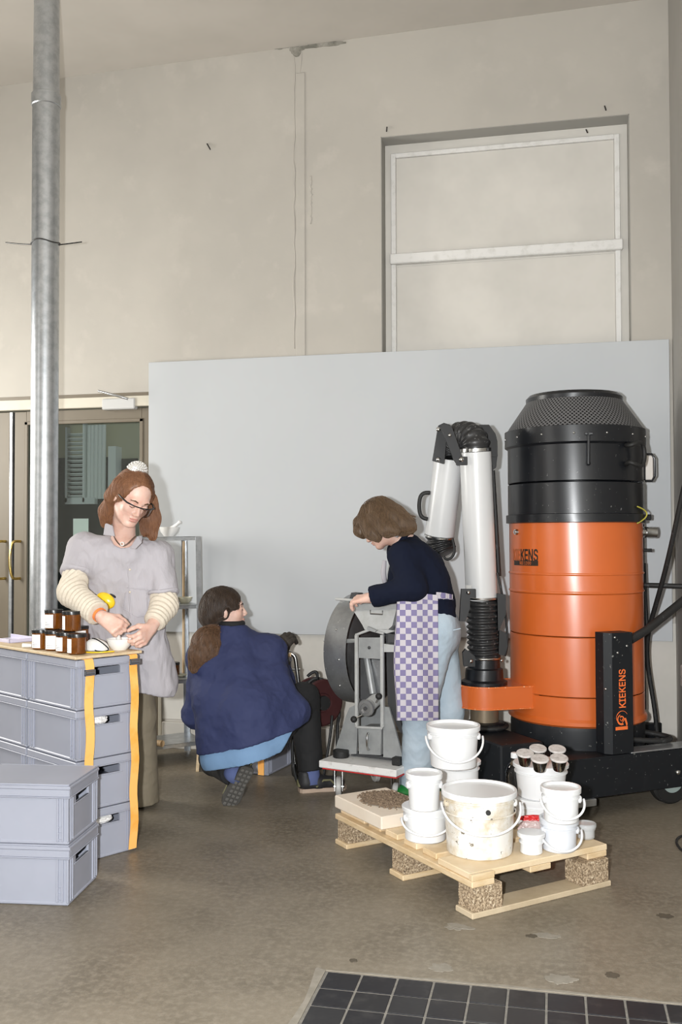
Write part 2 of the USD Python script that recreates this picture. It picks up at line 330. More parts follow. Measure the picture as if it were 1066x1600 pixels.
# what is seen through the glass: a pale facade with a louvred shutter and a dark doorway, across a narrow yard
yard = setting('wall_yard')
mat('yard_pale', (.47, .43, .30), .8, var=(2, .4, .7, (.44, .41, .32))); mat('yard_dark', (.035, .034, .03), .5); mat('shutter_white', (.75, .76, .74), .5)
YB = Y + 2.2
def xs(px): return PY(px, 800, YB)[0]
def zs(py): return PY(150, py, YB)[2]
part(yard, 'facade', bx(xs(-260), xs(330), YB, YB + .1, -.2, 3.4), LOOKS['yard_pale'])
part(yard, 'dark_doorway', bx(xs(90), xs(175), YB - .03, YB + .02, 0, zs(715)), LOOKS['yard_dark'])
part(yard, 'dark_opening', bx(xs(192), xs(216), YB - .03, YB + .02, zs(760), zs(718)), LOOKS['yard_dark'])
part(yard, 'pillar', bx(xs(178), xs(190), YB - .12, YB, 0, zs(700)), LOOKS['shutter_white'])
sh = part(yard, 'shutter_frame', [bx(xs(109), xs(112), YB - .09, YB - .03, zs(785), zs(668)), bx(xs(136), xs(139), YB - .09, YB - .03, zs(785), zs(660)), bx(xs(109), xs(155), YB - .09, YB - .03, zs(788), zs(778))], LOOKS['shutter_white'])
for k in range(15):
    z = zs(776) + (zs(680) - zs(776)) * k / 14
    part(sh, 'louvre', rot(bx(xs(112), xs(136), YB - .085, YB - .045, z - .004, z + .004), -.5, (1, 0, 0), (0, YB - .065, z)), LOOKS['shutter_white'])
part(yard, 'curtain', [tube([(xs(p), YB - .05, zs(780)), (xs(p), YB - .05, zs(665))], .02, 8) for p in (143, 148, 154, 160, 166)], LOOKS['shutter_white'], True)
part(yard, 'paper_notice', bx(xw(107), xw(131), yd + .034, yd + .036, PY(120, 880, Y)[2], PY(120, 810, Y)[2]), LOOKS['shutter_white'])
part(yard, 'yard_ground', bx(xs(-260), xs(330), Y + .26, YB, -.1, 0), LOOKS['concrete_floor'])

# round steel pipe running up the wall
PYY = PD(72, 500, 5.3)[1]
pb, ptop = PY(68, 950, PYY), PY(75, 5, PYY)
pipe = thing('steel_pipe', 'tall round galvanised pipe rising beside the door to the ceiling', 'pipe', (pb[0], PYY, 0))
R = 42.5 * np.dot(pb - EYE, _f) / FPX / 2
part(pipe, 'tube', lathe([(0, 0), (R, 0), (R, PY(72, 168, PYY)[2]), (R + .001, PY(72, 166, PYY)[2]), (R - .003, PY(72, 148, PYY)[2]), (R - .006, cz(pb[0]) - .001)], 48), LOOKS['galvanised'], 30)
zj = PY(72, 158, PYY)[2]
part(pipe, 'joint_ring', lathe([(R + .001, zj - .035), (R + .006, zj - .03), (R + .006, zj + .03), (R - .002, zj + .035)], 48), LOOKS['galvanised'], 30)
zw = PY(70, 381, PYY)[2]
part(pipe, 'tie_wire', [tube([(math.cos(t) * (R + .003), math.sin(t) * (R + .003), zw + .006 * math.sin(3 * t)) for t in np.linspace(0, 2 * PI, 40)], .0035, 6),
    tube(curve([PY(50, 382, PYY) - [pb[0], PYY, 0], PY(30, 381, PYY + .03) - [pb[0], PYY, 0], PY(9, 379, PYY + .06) - [pb[0], PYY, 0]], 8), .0035, 6),
    tube(curve([PY(88, 383, PYY) - [pb[0], PYY, 0], PY(105, 381, PYY + .04) - [pb[0], PYY, 0], PY(128, 378, PYY + .07) - [pb[0], PYY, 0]], 8), .0035, 6)], LOOKS['wire_dark'], label='dark twisted tie wire')
# ------------------------------------------------------------------ grey stacking crates
mat('crate_grey', (.33, .345, .41), .42, var=(4, .4, .7, (.31, .325, .385)), bump=(200, .06, .001), spec=.4)
mat('crate_inside', (.10, .105, .13), .6)
mat('plywood', (.66, .52, .34), .55, var=(3, .42, .6, (.58, .44, .27)), vstretch=(2, 12, 12))
mat('strap_orange', (1.0, .50, .14), .5, var=(9, .5, .66, (1.0, .40, .07)))
mat('buckle_grey', (.10, .10, .11), .4)
mat('plastic_white', (.78, .77, .76), .4, bump=(50, .5, .004))
CL, CWD = .40, .30
def crate_meshes(h, slot_z=None):
    """body with handle slots on the short sides, top rim, ribbed corner posts; x = long side."""
    t = .012; X, Yh = CL / 2 - .008, CWD / 2 - .008
    outer = manifold3d.Manifold.cube([2 * X, 2 * Yh, h - .006], True).translate([0, 0, h / 2 - .003 + .003])
    inner = manifold3d.Manifold.cube([2 * X - .02, 2 * Yh - .02, h], True).translate([0, 0, h / 2 + .012])
    zc = h - .052
    slot = manifold3d.CrossSection([[(-.066, -.017), (.066, -.017), (.066, .009), (.058, .017), (-.058, .017), (-.066, .009)]])
    sl = manifold3d.Manifold.extrude(slot, .06).rotate([90, 0, 90])
    b = (outer - inner) - sl.translate([X - .03, 0, zc]) - sl.translate([-X - .03, 0, zc])
    mm = b.to_mesh(); body = trimesh.Trimesh(mm.vert_properties[:, :3], mm.tri_verts, process=False)
    rim = []
    for z0, z1, e in ((h - .030, h - .001, .0), (h - .034, h - .029, .003)):
        a, c = CL / 2 + e, CWD / 2 + e
        rim += [bx(-a, a, -c, -c + .014, z0, z1, .003), bx(-a, a, c - .014, c, z0, z1, .003), bx(-a, -a + .014, -c + .012, c - .012, z0, z1, .002), bx(a - .014, a, -c + .012, c - .012, z0, z1, .002)]
    base = [bx(-CL / 2 + .004, CL / 2 - .004, -CWD / 2 + .004, CWD / 2 - .004, .001, .014, .004)]
    posts = []
    for sx in (-1, 1):
        for sy in (-1, 1):
            p = []
            for d in (.006, .027, .046):                       # ribs on the long side and on the short side
                x = sx * (CL / 2 - d); p.append(bx(x - .0035, x + .0035, min(sy * (CWD / 2 - .012), sy * (CWD / 2 - .002)), max(sy * (CWD / 2 - .012), sy * (CWD / 2 - .002)), .012, h - .03, .0015))
                y = sy * (CWD / 2 - d); p.append(bx(min(sx * (CL / 2 - .012), sx * (CL / 2 - .002)), max(sx * (CL / 2 - .012), sx * (CL / 2 - .002)), y - .0035, y + .0035, .012, h - .03, .0015))
            for k in range(3):
                z = .018 + .022 * k; x = sx * (CL / 2 - .0365)
                p.append(bx(x - .010, x + .010, min(sy * (CWD / 2 - .010), sy * (CWD / 2 - .004)), max(sy * (CWD / 2 - .010), sy * (CWD / 2 - .004)), z, z + .003))
            posts.append(cat(p))
    grip = [cat(bx(s * (CL / 2 - .010) - .004, s * (CL / 2 - .010) + .004, -.082, .082, zc + .016, zc + .022, .002), bx(s * (CL / 2 - .010) - .004, s * (CL / 2 - .010) + .004, -.082, .082, zc - .023, zc - .017, .002)) for s in (-1, 1)]
    return body, cat(rim), cat(base), posts, grip
def crate_parts(t, h):
    body, rim, base, posts, grip = crate_meshes(h)
    part(t, 'body', body, LOOKS['crate_grey']); part(t, 'rim', rim, LOOKS['crate_grey']); part(t, 'base_step', base, LOOKS['crate_grey'])
    for p in posts: part(t, 'corner_rib', p, LOOKS['crate_grey'])
    for g in grip: part(t, 'handle_surround', g, LOOKS['crate_grey'])
    part(t, 'inner_floor', bx(-.17, .17, -.12, .12, .014, h * .45), LOOKS['crate_inside'], label='dark contents')
SH = .2074; S0 = cw(-1.0828, 3.9506); SA = .8034 + YAW
su = np.array([math.cos(SA), math.sin(SA)]); sv = np.array([-su[1], su[0]])
def SP(u, v, z=0): q = S0 + su * u + sv * v; return np.array([q[0], q[1], z])
order = ['bottom', 'second from the floor', 'third from the floor', 'top']
first = None
for col, (v, where) in enumerate([(.2, 'strapped grey crate, {} of the tall stack by the standing person'), (.610, 'grey crate at the left photo edge, {} of the stack behind')]):
    for k in range(4):
        lab = where.format(order[k]); c = SP(.15, v, k * SH)
        if first is None:
            first = thing('stacking_crate', lab, 'crate', c, SA + PI / 2, 'crates in the tall stack'); crate_parts(first, SH)
        else: dup(first, c, SA + PI / 2, lab, 'crates in the tall stack')
TZ = 4 * SH
# white plastic stuffed inside two of the crates
def crumple(sx, sy, sz, seed, n=16, amp=.35):
    q = trimesh.creation.icosphere(4, 1.0); v = q.vertices
    d = meshkit.fbm(v * 2.2 + seed * 7.1, 4, seed) - .5
    f = np.abs(meshkit.fbm(v * 4.5 + seed, 3, seed + 3) - .5) * 2
    q.vertices = v * (1 + amp * 1.3 * d - amp * .8 * f)[:, None] * [sx, sy, sz]; return q
for k, u, lab in ((2, .125, 'crumpled white plastic in the upper handle slot of the tall crate stack'), (0, .13, 'crumpled white plastic in the lowest handle slot of the tall crate stack')):
    c = SP(u, .045, k * SH + SH - .053)
    w = thing('plastic_sheet', lab, 'plastic', c - [0, 0, .025], SA)
    part(w, 'sheet', mv(crumple(.048 if k == 2 else .07, .035, .028, k + 3), 0, 0, .025), LOOKS['plastic_white'], True)
# plywood sheet on the stack
ply = thing('plywood_sheet', 'pale plywood sheet lying on the tall crate stack as a worktop', 'board', SP(.15, .4, TZ + .0035), SA)
part(ply, 'board', bx(-.158, .165, -.408, .44, .0, .012, .002), LOOKS['plywood'])
TZ += .0155
ST = 4 * SH
# orange lashing straps
def strap(u, w, lab, seed, buckle_z):
    r2 = random.Random(seed)
    t = thing('lashing_strap', lab, 'strap', SP(u, -.012, 0), SA)
    path = [(-.0, 0.003)]
    zz = np.linspace(.012, ST - .03, 22)
    P = [(-.0015 - .006 * math.sin(PI * (z / ST)) * (1 + .3 * r2.random()), z) for z in zz] + [(-.001, ST - .006), (.003, ST + .0005)] + [(y, ST + .0006) for y in np.linspace(.02, .82, 12)] + [(.836, ST), (.840, ST - .02)] + [(.841, z) for z in np.linspace(ST - .1, .01, 8)]
    V, F = [], []
    for i, (y, z) in enumerate(P):
        a = P[max(i - 1, 0)]; b = P[min(i + 1, len(P) - 1)]; tx, tz = unit([b[0] - a[0], b[1] - a[1]]); nx, nz = -tz, tx
        sway = .004 * math.sin(i * .9 + seed) if i < 22 else 0
        for s, d in ((-1, 0), (1, 0), (1, .0022), (-1, .0022)): V.append((s * w / 2 + sway, y + nx * d, z + nz * d))
    for i in range(len(P) - 1):
        for s in range(4):
            a, b = i * 4 + s, i * 4 + (s + 1) % 4; F += [(a, b, b + 4), (a, b + 4, a + 4)]
    q = trimesh.Trimesh(V, F, process=False); q.fix_normals()
    part(t, 'webbing', q, LOOKS['strap_orange'], 20)
    z = buckle_z
    part(t, 'buckle', [bx(-w / 2 - .005, w / 2 + .005, -.014, -.006, z, z + .006, .001), bx(-w / 2 - .005, w / 2 + .005, -.014, -.006, z + .019, z + .025, .001), bx(-w / 2 - .005, -w / 2, -.014, -.006, z, z + .025, .001), bx(w / 2, w / 2 + .005, -.014, -.006, z, z + .025, .001), cyl((-w / 2, -.013, z + .0125), (w / 2, -.013, z + .0125), .006, n=10)], LOOKS['buckle_grey'], 30, label='dark grey cam buckle')
strap(.052, .040, 'bright orange lashing strap down the left side of the crate handles', 2, .765)
strap(.268, .038, 'bright orange lashing strap at the right edge of the tall crate stack', 5, .79)

# low lidded crates in front
LH = .2183; L0 = cw(-.9848, 3.5153); LA = -.1023 + YAW
lu = np.array([math.cos(LA), math.sin(LA)]); ln = np.array([-lu[1], lu[0]])
lowc = L0 - lu * .2 + ln * .15
prev = None
for k, lab in enumerate(['lower of two lidded grey crates on the floor at the front left', 'upper of two lidded grey crates at the front left, its flat lid facing up']):
    if prev is None:
        prev = thing('lidded_crate', lab, 'crate', (*lowc, 0), LA, 'low lidded crates')
        h = LH - .016; crate_parts(prev, h)
        lid = part(prev, 'lid', [bx(-.203, .203, -.153, .153, h - .004, h + .010, .004), bx(-.197, .197, -.147, .147, h + .008, h + .0155, .003)], LOOKS['crate_grey'])
        part(lid, 'lid_ridge', [bx(-.197, .197, -.147, -.141, h + .012, h + .0162, .001), bx(-.197, .197, .141, .147, h + .012, h + .0162, .001), bx(-.197, -.191, -.141, .141, h + .012, h + .0162, .001), bx(.191, .197, -.141, .141, h + .012, h + .0162, .001)], LOOKS['crate_grey'])
    else: dup(prev, (*lowc, LH), LA, lab, 'low lidded crates')

# ------------------------------------------------------------------ things on the plywood
mat('amber_glass', (.24, .075, .008), .06, trans=.3, var=(14, .4, .65, (.12, .035, .005)), ior=1.5)
mat('lid_black', (.012, .012, .013), .3)
mat('label_white', (.83, .83, .83), .5)
mat('label_print', (.45, .46, .5), .6)
mat('ceramic_white', (.84, .83, .81), .18)
mat('ceramic_cream', (.62, .60, .47), .25)
mat('plastic_lilac', (.60, .57, .72), .35)
mat('mask_white', (.80, .80, .77), .7, bump=(60, .2, .003))
mat('strap_black', (.015, .015, .017), .6)
mat('yellow_plastic', (.88, .58, .02), .25)
JW, JH = .0385, .086
def jar_parts(t, la):
    part(t, 'glass_body', lathe([(0, .001), (JW - .005, .001), (JW - .001, .004), (JW, .010), (JW, JH - .016), (JW - .003, JH - .012), (0, JH - .012)], 32), LOOKS['amber_glass'], 40)
    part(t, 'lid', lathe([(0, JH), (JW + .0005, JH), (JW + .0015, JH - .002), (JW + .0015, JH - .014), (JW - .002, JH - .015), (0, JH - .015)], 32), LOOKS['lid_black'], 40)
    lab = part(t, 'paper_label', lathe([(JW + .0006, .008), (JW + .0006, JH - .020)], 20, la - .62, la + .62), LOOKS['label_white'], True)
    part(lab, 'label_print', [lathe([(JW + .0009, z), (JW + .0009, z + .0014)], 8, la - .4, la + q) for z, q in ((.024, .3), (.020, .1), (.016, .35), (.031, -.1))], LOOKS['label_print'], True)
toward = math.atan2(-1, .35)
def on_board(px, py): return PZ(px, py, TZ)
jars = [((64, 1014), 'amber jar with white label, bottom row, leftmost of the jars on the plywood'), ((84, 1016), 'amber jar with wide white label, second from the left in the bottom row'), ((102, 1019), 'amber jar with white label, third from the left in the bottom row'),
        ((120, 1022), 'amber jar with a narrow label, rightmost and nearest of the bottom row'), ((125, 1007), 'amber jar half hidden behind the bottom row, beside the white mask')]
j0 = None; JR = JW * 1508.3 / 4.05
jpos = []
for k, ((px, py), lab) in enumerate(jars):
    c = on_board(px, py); jpos.append(c); a = [-1.75, -1.5, -2.0, -2.3, -1.0][k]
    if j0 is None: j0 = thing('amber_jar', lab, 'jar', c, 0, 'amber jars on the plywood'); jar_parts(j0, 0.0); UsdGeom.Xform(j0).GetOrderedXformOps()[1].Set(math.degrees(a))
    else: dup(j0, c, a, lab, 'amber jars on the plywood')
for (px, py), a, lab in (((84, 983), -1.75, 'amber jar with white label, left one of the two stacked on top'), ((112, 986), -2.45, 'amber jar with a narrow label, right one of the two stacked on top')):
    dup(j0, PZ(px, py, TZ + JH + .0005), a, lab, 'amber jars on the plywood')
# lilac bag, white roll, dust mask, mortar
q = on_board(30, 1003)
lb = thing('plastic_tray', 'flat lilac plastic tray lying at the left end of the plywood', 'tray', q, SA)
part(lb, 'tray', [bx(-.06, .06, -.02, .19, .0, .004, .0015), bx(-.06, -.054, -.02, .19, .0, .016, .001), bx(.054, .06, -.02, .19, .0, .022, .001), bx(-.06, .06, -.02, -.014, .0, .016, .001)], LOOKS['plastic_lilac'])
q = on_board(42, 1012)
ro = thing('paper_roll', 'small white rolled scrap beside the leftmost amber jar', 'roll', q, .2)
part(ro, 'roll', cyl((-.02, 0, .010), (.02, 0.004, .009), .010, .008, 16), LOOKS['mask_white'], 30)
part(ro, 'end_core', cyl((.0195, .004, .009), (.0215, .0042, .009), .004, n=10), LOOKS['label_print'])
q = on_board(152, 1018)
mk = thing('dust_mask', 'white dust mask with black strap, lying between the jars and the mortar', 'mask', q, .3)
mp = trimesh.creation.icosphere(4, 1.0); v = mp.vertices; v = v * [.052, .042, .046]; v[:, 2] = np.where(v[:, 2] < 0, v[:, 2] * .2, v[:, 2]); v[:, 0] += .25 * v[:, 2] * -1; v += .006 * (meshkit.fbm(v * 40, 3, 5) - .5)[:, None]
mp.vertices = v + [0, 0, .0095]
part(mk, 'shell', mp, LOOKS['mask_white'], True)
part(mk, 'head_strap', tube(curve([(-.02, -.01, .058), (.012, -.035, .050), (.038, -.042, .032), (.052, -.035, .012), (.03, -.052, .006), (.0, -.056, .012)], 24), .0025, 6), LOOKS['strap_black'], True, label='black elastic strap')
part(mk, 'yellow_strap', tube(curve([(-.045, -.045, .004), (0, -.058, .003), (.05, -.05, .004), (.075, -.03, .003)], 16), .003, 6), LOOKS['yellow_plastic'], True, label='yellow strap')
BOWL = PZ(187, 1015, TZ)
bo = thing('mortar_bowl', 'white porcelain mortar held at the corner of the plywood', 'mortar', BOWL)
part(bo, 'bowl', lathe([(0, 0), (.030, 0), (.033, .004), (.036, .006), (.048, .022), (.056, .044), (.057, .047), (.055, .048), (.050, .040), (.035, .014), (0, .010)], 48), LOOKS['ceramic_white'], 50)
part(bo, 'ground_powder', lathe([(0, .022), (.02, .021), (.038, .0215)], 32), LOOKS['ceramic_cream'], True)

# ------------------------------------------------------------------ galvanised rack against the wall
RO = PZ(293, 1172, 0) + [0, -.02, 0]; RA = math.radians(39)
rk = thing('steel_rack', 'narrow galvanised steel rack of small shelves behind the standing person', 'rack', RO, RA, tilt=-1.0)
rw, rd = .50, .29; RH = PY(285, 838, RO[1])[2]
def angle_post(x, y, sx, sy): return cat(bx(min(x, x + sx * .030), max(x, x + sx * .030), y - .0012, y + .0012, 0, RH), bx(x - .0012, x + .0012, min(y, y + sy * .030), max(y, y + sy * .030), 0, RH))
for x, y, sx, sy in ((.018, 0, -1, -1), (.018, -rd, -1, 1), (-rw, 0, 1, -1), (-rw, -rd, 1, 1)): part(rk, 'post', angle_post(x, y, sx, sy), LOOKS['galvanised'])
levels = [PY(290, 1144, RO[1])[2], PY(290, 1050, RO[1])[2], PY(290, 940, RO[1])[2], RH]
for z in levels:
    part(rk, 'shelf', [bx(-rw, .018, -rd, 0, z - .003, z), bx(-rw, .018, -rd, -rd + .002, z - .022, z), bx(-rw, .018, -.002, 0, z - .022, z), bx(.016, .018, -rd, 0, z - .022, z), bx(-rw, -rw + .002, -rd, 0, z - .022, z)], LOOKS['galvanised'])
rx, ry = np.array([math.cos(RA), math.sin(RA), 0]), np.array([-math.sin(RA), math.cos(RA), 0])
def rk_pt(px, z, dy=-.14):
    d = ray(px, 900); o = RO + ry * dy                    # where the ray's vertical plane meets the shelf's long axis
    t = np.linalg.solve(np.array([[d[0], -rx[0]], [d[1], -rx[1]]]), o[:2]); q = o + rx * t[1]
    return np.array([q[0] + math.sin(math.radians(-1.0)) * z * rx[0], q[1] + math.sin(math.radians(-1.0)) * z * rx[1], z])
mat('wood_pale', (.62, .45, .27), .55, var=(12, .4, .65, (.52, .36, .2)))
st = thing('wooden_stick', 'thin wooden stick leaning upright behind the rack shelves', 'stick', rk_pt(287, 0, -.03) + [0, 0, levels[1]])
part(st, 'stick', cyl((0, 0, 0), (-.0, .0, RH - levels[1] - .03), .008, n=10), LOOKS['wood_pale'], 30)
p = rk_pt(270, RH, -.13)
mo = thing('mortar_bowl', 'white mortar with pestle on the top shelf of the rack', 'mortar', p)
part(mo, 'bowl', lathe([(0, 0), (.032, 0), (.036, .006), (.052, .026), (.060, .052), (.060, .056), (.055, .054), (.04, .02), (0, .014)], 40), LOOKS['ceramic_white'], 50)
part(mo, 'pestle', [tube([(-.02, 0, .03), (.03, 0, .06), (.062, 0, .082)], [.014, .009, .008], 12), ball((.066, 0, .085), .011)], LOOKS['ceramic_white'], 40)
def dish(px, z, r, h, lab, dy=-.14, name='small_bowl'):
    t = thing(name, lab, 'bowl', rk_pt(px, z, dy))
    part(t, 'bowl', lathe([(0, 0), (r * .6, 0), (r * .85, h * .4), (r, h), (r * .96, h), (r * .8, h * .45), (r * .5, h * .15), (0, h * .15)], 32), LOOKS['ceramic_cream'], 50)
    part(t, 'foot_ring', lathe([(r * .45, -.0), (r * .6, 0), (r * .62, .004), (r * .45, .004)], 24), LOOKS['ceramic_cream'], 40)
dish(293, levels[2], .045, .036, 'cream bowl on the rack shelf, right one of two', -.12)
dish(272, levels[2], .042, .036, 'cream bowl on the rack shelf, left one beside the sleeve', -.12)
dish(287, levels[1], .030, .014, 'small cream dish on the rack, right of the amber jar', -.18)
dish(273, levels[1], .022, .022, 'tiny cream cup on the rack in front of the amber jar', -.26)
dup(j0, rk_pt(273, levels[1], -.15), .9, 'amber jar standing on the third shelf of the steel rack')
ml = thing('mallet', 'wooden mallet handle sticking out over the bottom rack shelf', 'mallet', PZ(254, 1162, levels[0] + .02))
part(ml, 'handle', tube([(0, 0, 0), (-.08, .03, .0), (-.13, .045, .0)], [.019, .015, .014], 14), LOOKS['wood_pale'], 40)
part(ml, 'head', rot(cyl((-.16, .045, .0), (-.16, .045, .08), .02, n=18), .2, (0, 0, 1), (-.16, 0, 0)), LOOKS['wood_pale'], 40)
# ------------------------------------------------------------------ dust extractor with folded suction arm
mat('orange_paint', (.60, .125, .022), .30, var=(3, .45, .75, (.55, .115, .02)), bump=(8, .015, .01), coat=.55, coat_rough=.27)
mat('orange_worn', (.66, .15, .028), .35, var=(60, .58, .62, (.75, .45, .30)))
mat('black_paint', (.008, .009, .0115), .34, spec=.35, var=(70, .68, .71, (.16, .16, .16)), bump=(8, .015, .01), coat=.3, coat_rough=.24)
mat('black_dusty', (.009, .0105, .013), .5, spec=.3, var=(55, .66, .70, (.22, .22, .21)), var2=(4, .55, .8, (.026, .027, .03)))
mat('black_rubber', (.014, .014, .014), .6, var=(40, .6, .7, (.06, .06, .06)))
mat('bracket_black', (.009, .009, .010), .45, spec=.35)
mat('hose_black', (.022, .022, .023), .38, var=(60, .6, .68, (.16, .16, .16)))
mat('tube_white', (.62, .625, .63), .3, coat=.7, coat_rough=.22)
mat('band_steel', (.55, .55, .54), .22, metal=1.0)
mat('bronze_tube', (.24, .19, .13), .35, metal=.5)
mat('logo_orange', (.85, .17, .035), .5)
mat('logo_black', (.03, .018, .012), .5)
mat('logo_faded', (.40, .10, .025), .5)
mat('warn_yellow', (.55, .50, .08), .5)
mat('white_switch', (.70, .66, .62), .4)
mat('rim_grey', (.33, .40, .38), .35)
# perforated cone
usdkit.material(stage, '/World/Looks/perforated', {
    'g': ('geometry', {}), 's': ('separate_xyz', {}), 'o': ('vector_math', {'math_type': 'subtract', 'vector2': (0, 0, 0)}),
    'a': ('math', {'math_type': 'arctan2'}), 'am': ('math', {'math_type': 'multiply', 'value2': 96.0}), 'as': ('math', {'math_type': 'sine'}),
    'zm': ('math', {'math_type': 'multiply', 'value2': 330.0}), 'zs': ('math', {'math_type': 'sine'}), 'mul': ('math', {'math_type': 'multiply'}),
    'gt': ('math', {'math_type': 'greater_than', 'value2': .12}), 'mx': ('mix_color', {'a': (.15, .15, .155), 'b': (.006, .006, .007)}),
    'p': ('principled_bsdf', {'roughness': .5, 'metallic': .2})},
    [('g.position', 'o.vector1'), ('o.vector', 's.vector'), ('s.y', 'a.value1'), ('s.x', 'a.value2'), ('a.value', 'am.value1'), ('am.value', 'as.value1'), ('s.z', 'zm.value1'), ('zm.value', 'zs.value1'),
     ('as.value', 'mul.value1'), ('zs.value', 'mul.value2'), ('mul.value', 'gt.value1'), ('gt.value', 'mx.fac'), ('mx.result', 'p.base_color')], surface='p.BSDF')
ZC = 5.12
XC = PD(899, 841, ZC); XC = np.array([XC[0], XC[1], 0])
UsdShade.Shader(stage.GetPrimAtPath('/World/Looks/perforated/o')).GetInput('vector2').Set(Gf.Vec3f(*map(float, XC)))
K = ZC / FPX
def zy(py): return CAM_H + (841 - py) * K
BR = 103 * K; SR = BR * .985
ex = thing('dust_extractor', 'big orange and black cylindrical dust extractor with a folded white suction arm', 'dust extractor', XC)
def band(name, y0, y1, r, matn, **kw): return part(ex, name, lathe([(r - .004, zy(y0)), (r, zy(y0) - .003), (r, zy(y1) + .003), (r - .004, zy(y1))], 96), LOOKS[matn], 40, **kw)
rt = 72.5 * K
part(ex, 'mesh_cone', lathe([(BR * 1.02, zy(676)), (rt, zy(628))], 96), stage.GetPrimAtPath('/World/Looks/perforated').GetPath().pathString, True, label='perforated black mesh cone')
part(ex, 'cone_cap', lathe([(rt + .004, zy(632)), (rt + .006, zy(624)), (rt - .01, zy(619)), (0, zy(618))], 96), LOOKS['black_paint'], 40)
part(ex, 'top_flange', lathe([(BR * .98, zy(674)), (BR * 1.045, zy(676)), (BR * 1.045, zy(700)), (BR * 1.0, zy(703))], 96), LOOKS['black_paint'], 40)
band('upper_drum', 690, 757, BR, 'black_paint'); band('upper_drum', 758.5, 806, BR, 'black_paint')
part(ex, 'clamp_ring', lathe([(BR * .99, zy(805)), (BR * 1.03, zy(806)), (BR * 1.03, zy(818)), (BR * .99, zy(819))], 96), LOOKS['black_paint'], 40)
for y0, y1 in ((818, 894), (895.4, 922), (924, 986), (987.2, 1074), (1075, 1112)): band('orange_drum', y0, y1, SR, 'orange_paint')
for y in (922, 895): part(ex, 'drum_bead', lathe([(SR, zy(y) - .007), (SR + .006, zy(y)), (SR, zy(y) + .007)], 96), LOOKS['orange_paint'], True)
part(ex, 'bottom_bead', lathe([(SR, zy(1106)), (SR + .012, zy(1110)), (SR + .012, zy(1115)), (SR, zy(1118))], 96), LOOKS['orange_paint'], 40)
part(ex, 'foot_drum', lathe([(SR * .985, zy(1117)), (SR * 1.0, zy(1124)), (SR * 1.0, zy(1140)), (SR * 1.0, .27), (0, .27)], 96), LOOKS['black_dusty'], 40)
def on_drum(px, z, r): # angle on the drum that shows at pixel column px
    best = min(np.linspace(-PI, 0, 800) - .2, key=lambda t: abs(proj(XC + [math.cos(t) * r, math.sin(t) * r, z])[0] - px) + (0 if np.dot([math.cos(t), math.sin(t)], -XC[:2]) > 0 else 1e4)); return best
def proj(P):
    d = np.asarray(P, float) - EYE; Z = d @ _f; return np.array([533 + FPX * (d @ _r) / Z, 800 - FPX * (d @ _u) / Z])
def curved(mesh, t0, r, z0):
    """Bend lettering made in the xy plane (x right, y up, z out) round the drum, starting at the angle t0."""
    q = mesh.copy()
    for _ in range(3): q = q.subdivide_to_size(.02) if hasattr(q, 'subdivide_to_size') else q.subdivide()
    v = q.vertices; a = t0 + v[:, 0] / r; rr = r + v[:, 2]
    q.vertices = np.stack([np.cos(a) * rr, np.sin(a) * rr, z0 + v[:, 1]], 1); return q
zt0 = zy(880); tK = on_drum(803, zt0, SR); tS = on_drum(841.5, zt0, SR); wid = (tS - tK) * SR
word = meshkit.text_mesh('KIEKENS', .058, .0012, True); sc = wid / word.extents[0]
for txt, x0, mt in (('KIE', 0, 'logo_faded'), ('KENS', None, 'logo_black')):
    tm = meshkit.text_mesh(txt, .058, .0012, True); v = tm.vertices.copy(); v[:, 0] -= v[:, 0].min(); v[:, 0] *= sc
    if x0 is None: v[:, 0] += wid - v[:, 0].max()
    tm.vertices = v; part(ex, 'lettering', curved(tm, tK, SR + .0006, zy(875.5)), LOOKS[mt], label='lettering KIEKENS')
part(ex, 'type_plate', curved(bx(.01, wid, -.030, -.004, 0, .0012), tK, SR + .0006, zy(874)), LOOKS['logo_black'], label='small dark type plate')
tm = meshkit.text_mesh('RBI 1200', .016, .0008, True); tm.vertices[:, 0] *= .9; part(ex, 'lettering', curved(mv(tm, .07, -.025, 0), tK, SR + .0018, zy(874)), LOOKS['logo_faded'])
def drum_pt(px, py, r): z = zy(py); t = on_drum(px, z, r); return np.array([math.cos(t) * r, math.sin(t) * r, z]), np.array([math.cos(t), math.sin(t), 0])
p, n = drum_pt(808, 832, SR); part(ex, 'lock_bolt', cat(cyl(p, p + n * .012, .016, .014), cyl(p + n * .01, p + n * .018, .007)), LOOKS['band_steel'], 40)
p0, n = drum_pt(919, 690, BR); p1, _ = drum_pt(919, 733, BR)
part(ex, 'latch_rod', [tube([p0 + n * .02, p1 + n * .02], .0075, 10), cyl(p0, p0 + n * .03, .009), ball(p1 + n * .016, .011), bx(-.02, .02, -.006, .006, -.006, .006, .002).apply_translation(p0 + n * .024)], LOOKS['black_paint'], 40)
p0, n = drum_pt(984, 704, BR); p1, _ = drum_pt(984, 733, BR); tt = np.array([-n[1], n[0], 0])
part(ex, 'grip_handle', tube(curve([p0 - tt * .03, p0 - tt * .03 + n * .05, p0 + tt * .04 + n * .05, p1 + tt * .04 + n * .05, p1 - tt * .03 + n * .05, p1 - tt * .03], 30), .011, 10), LOOKS['black_rubber'], True)
for k in range(14):
    a = 2 * PI * k / 14 + .2; part(ex, 'rivet', ball((math.cos(a) * BR * 1.045, math.sin(a) * BR * 1.045, zy(688)), .006, 1), LOOKS['band_steel'], True)
rside = np.array([_r[0], _r[1], 0.0]); rside /= np.linalg.norm(rside); fside = np.array([_f[0], _f[1], 0]); fside /= np.linalg.norm(fside)
def side(d, f, py): return rside * d + fside * f + [0, 0, zy(py)]       # point beside the drum, as seen by the camera
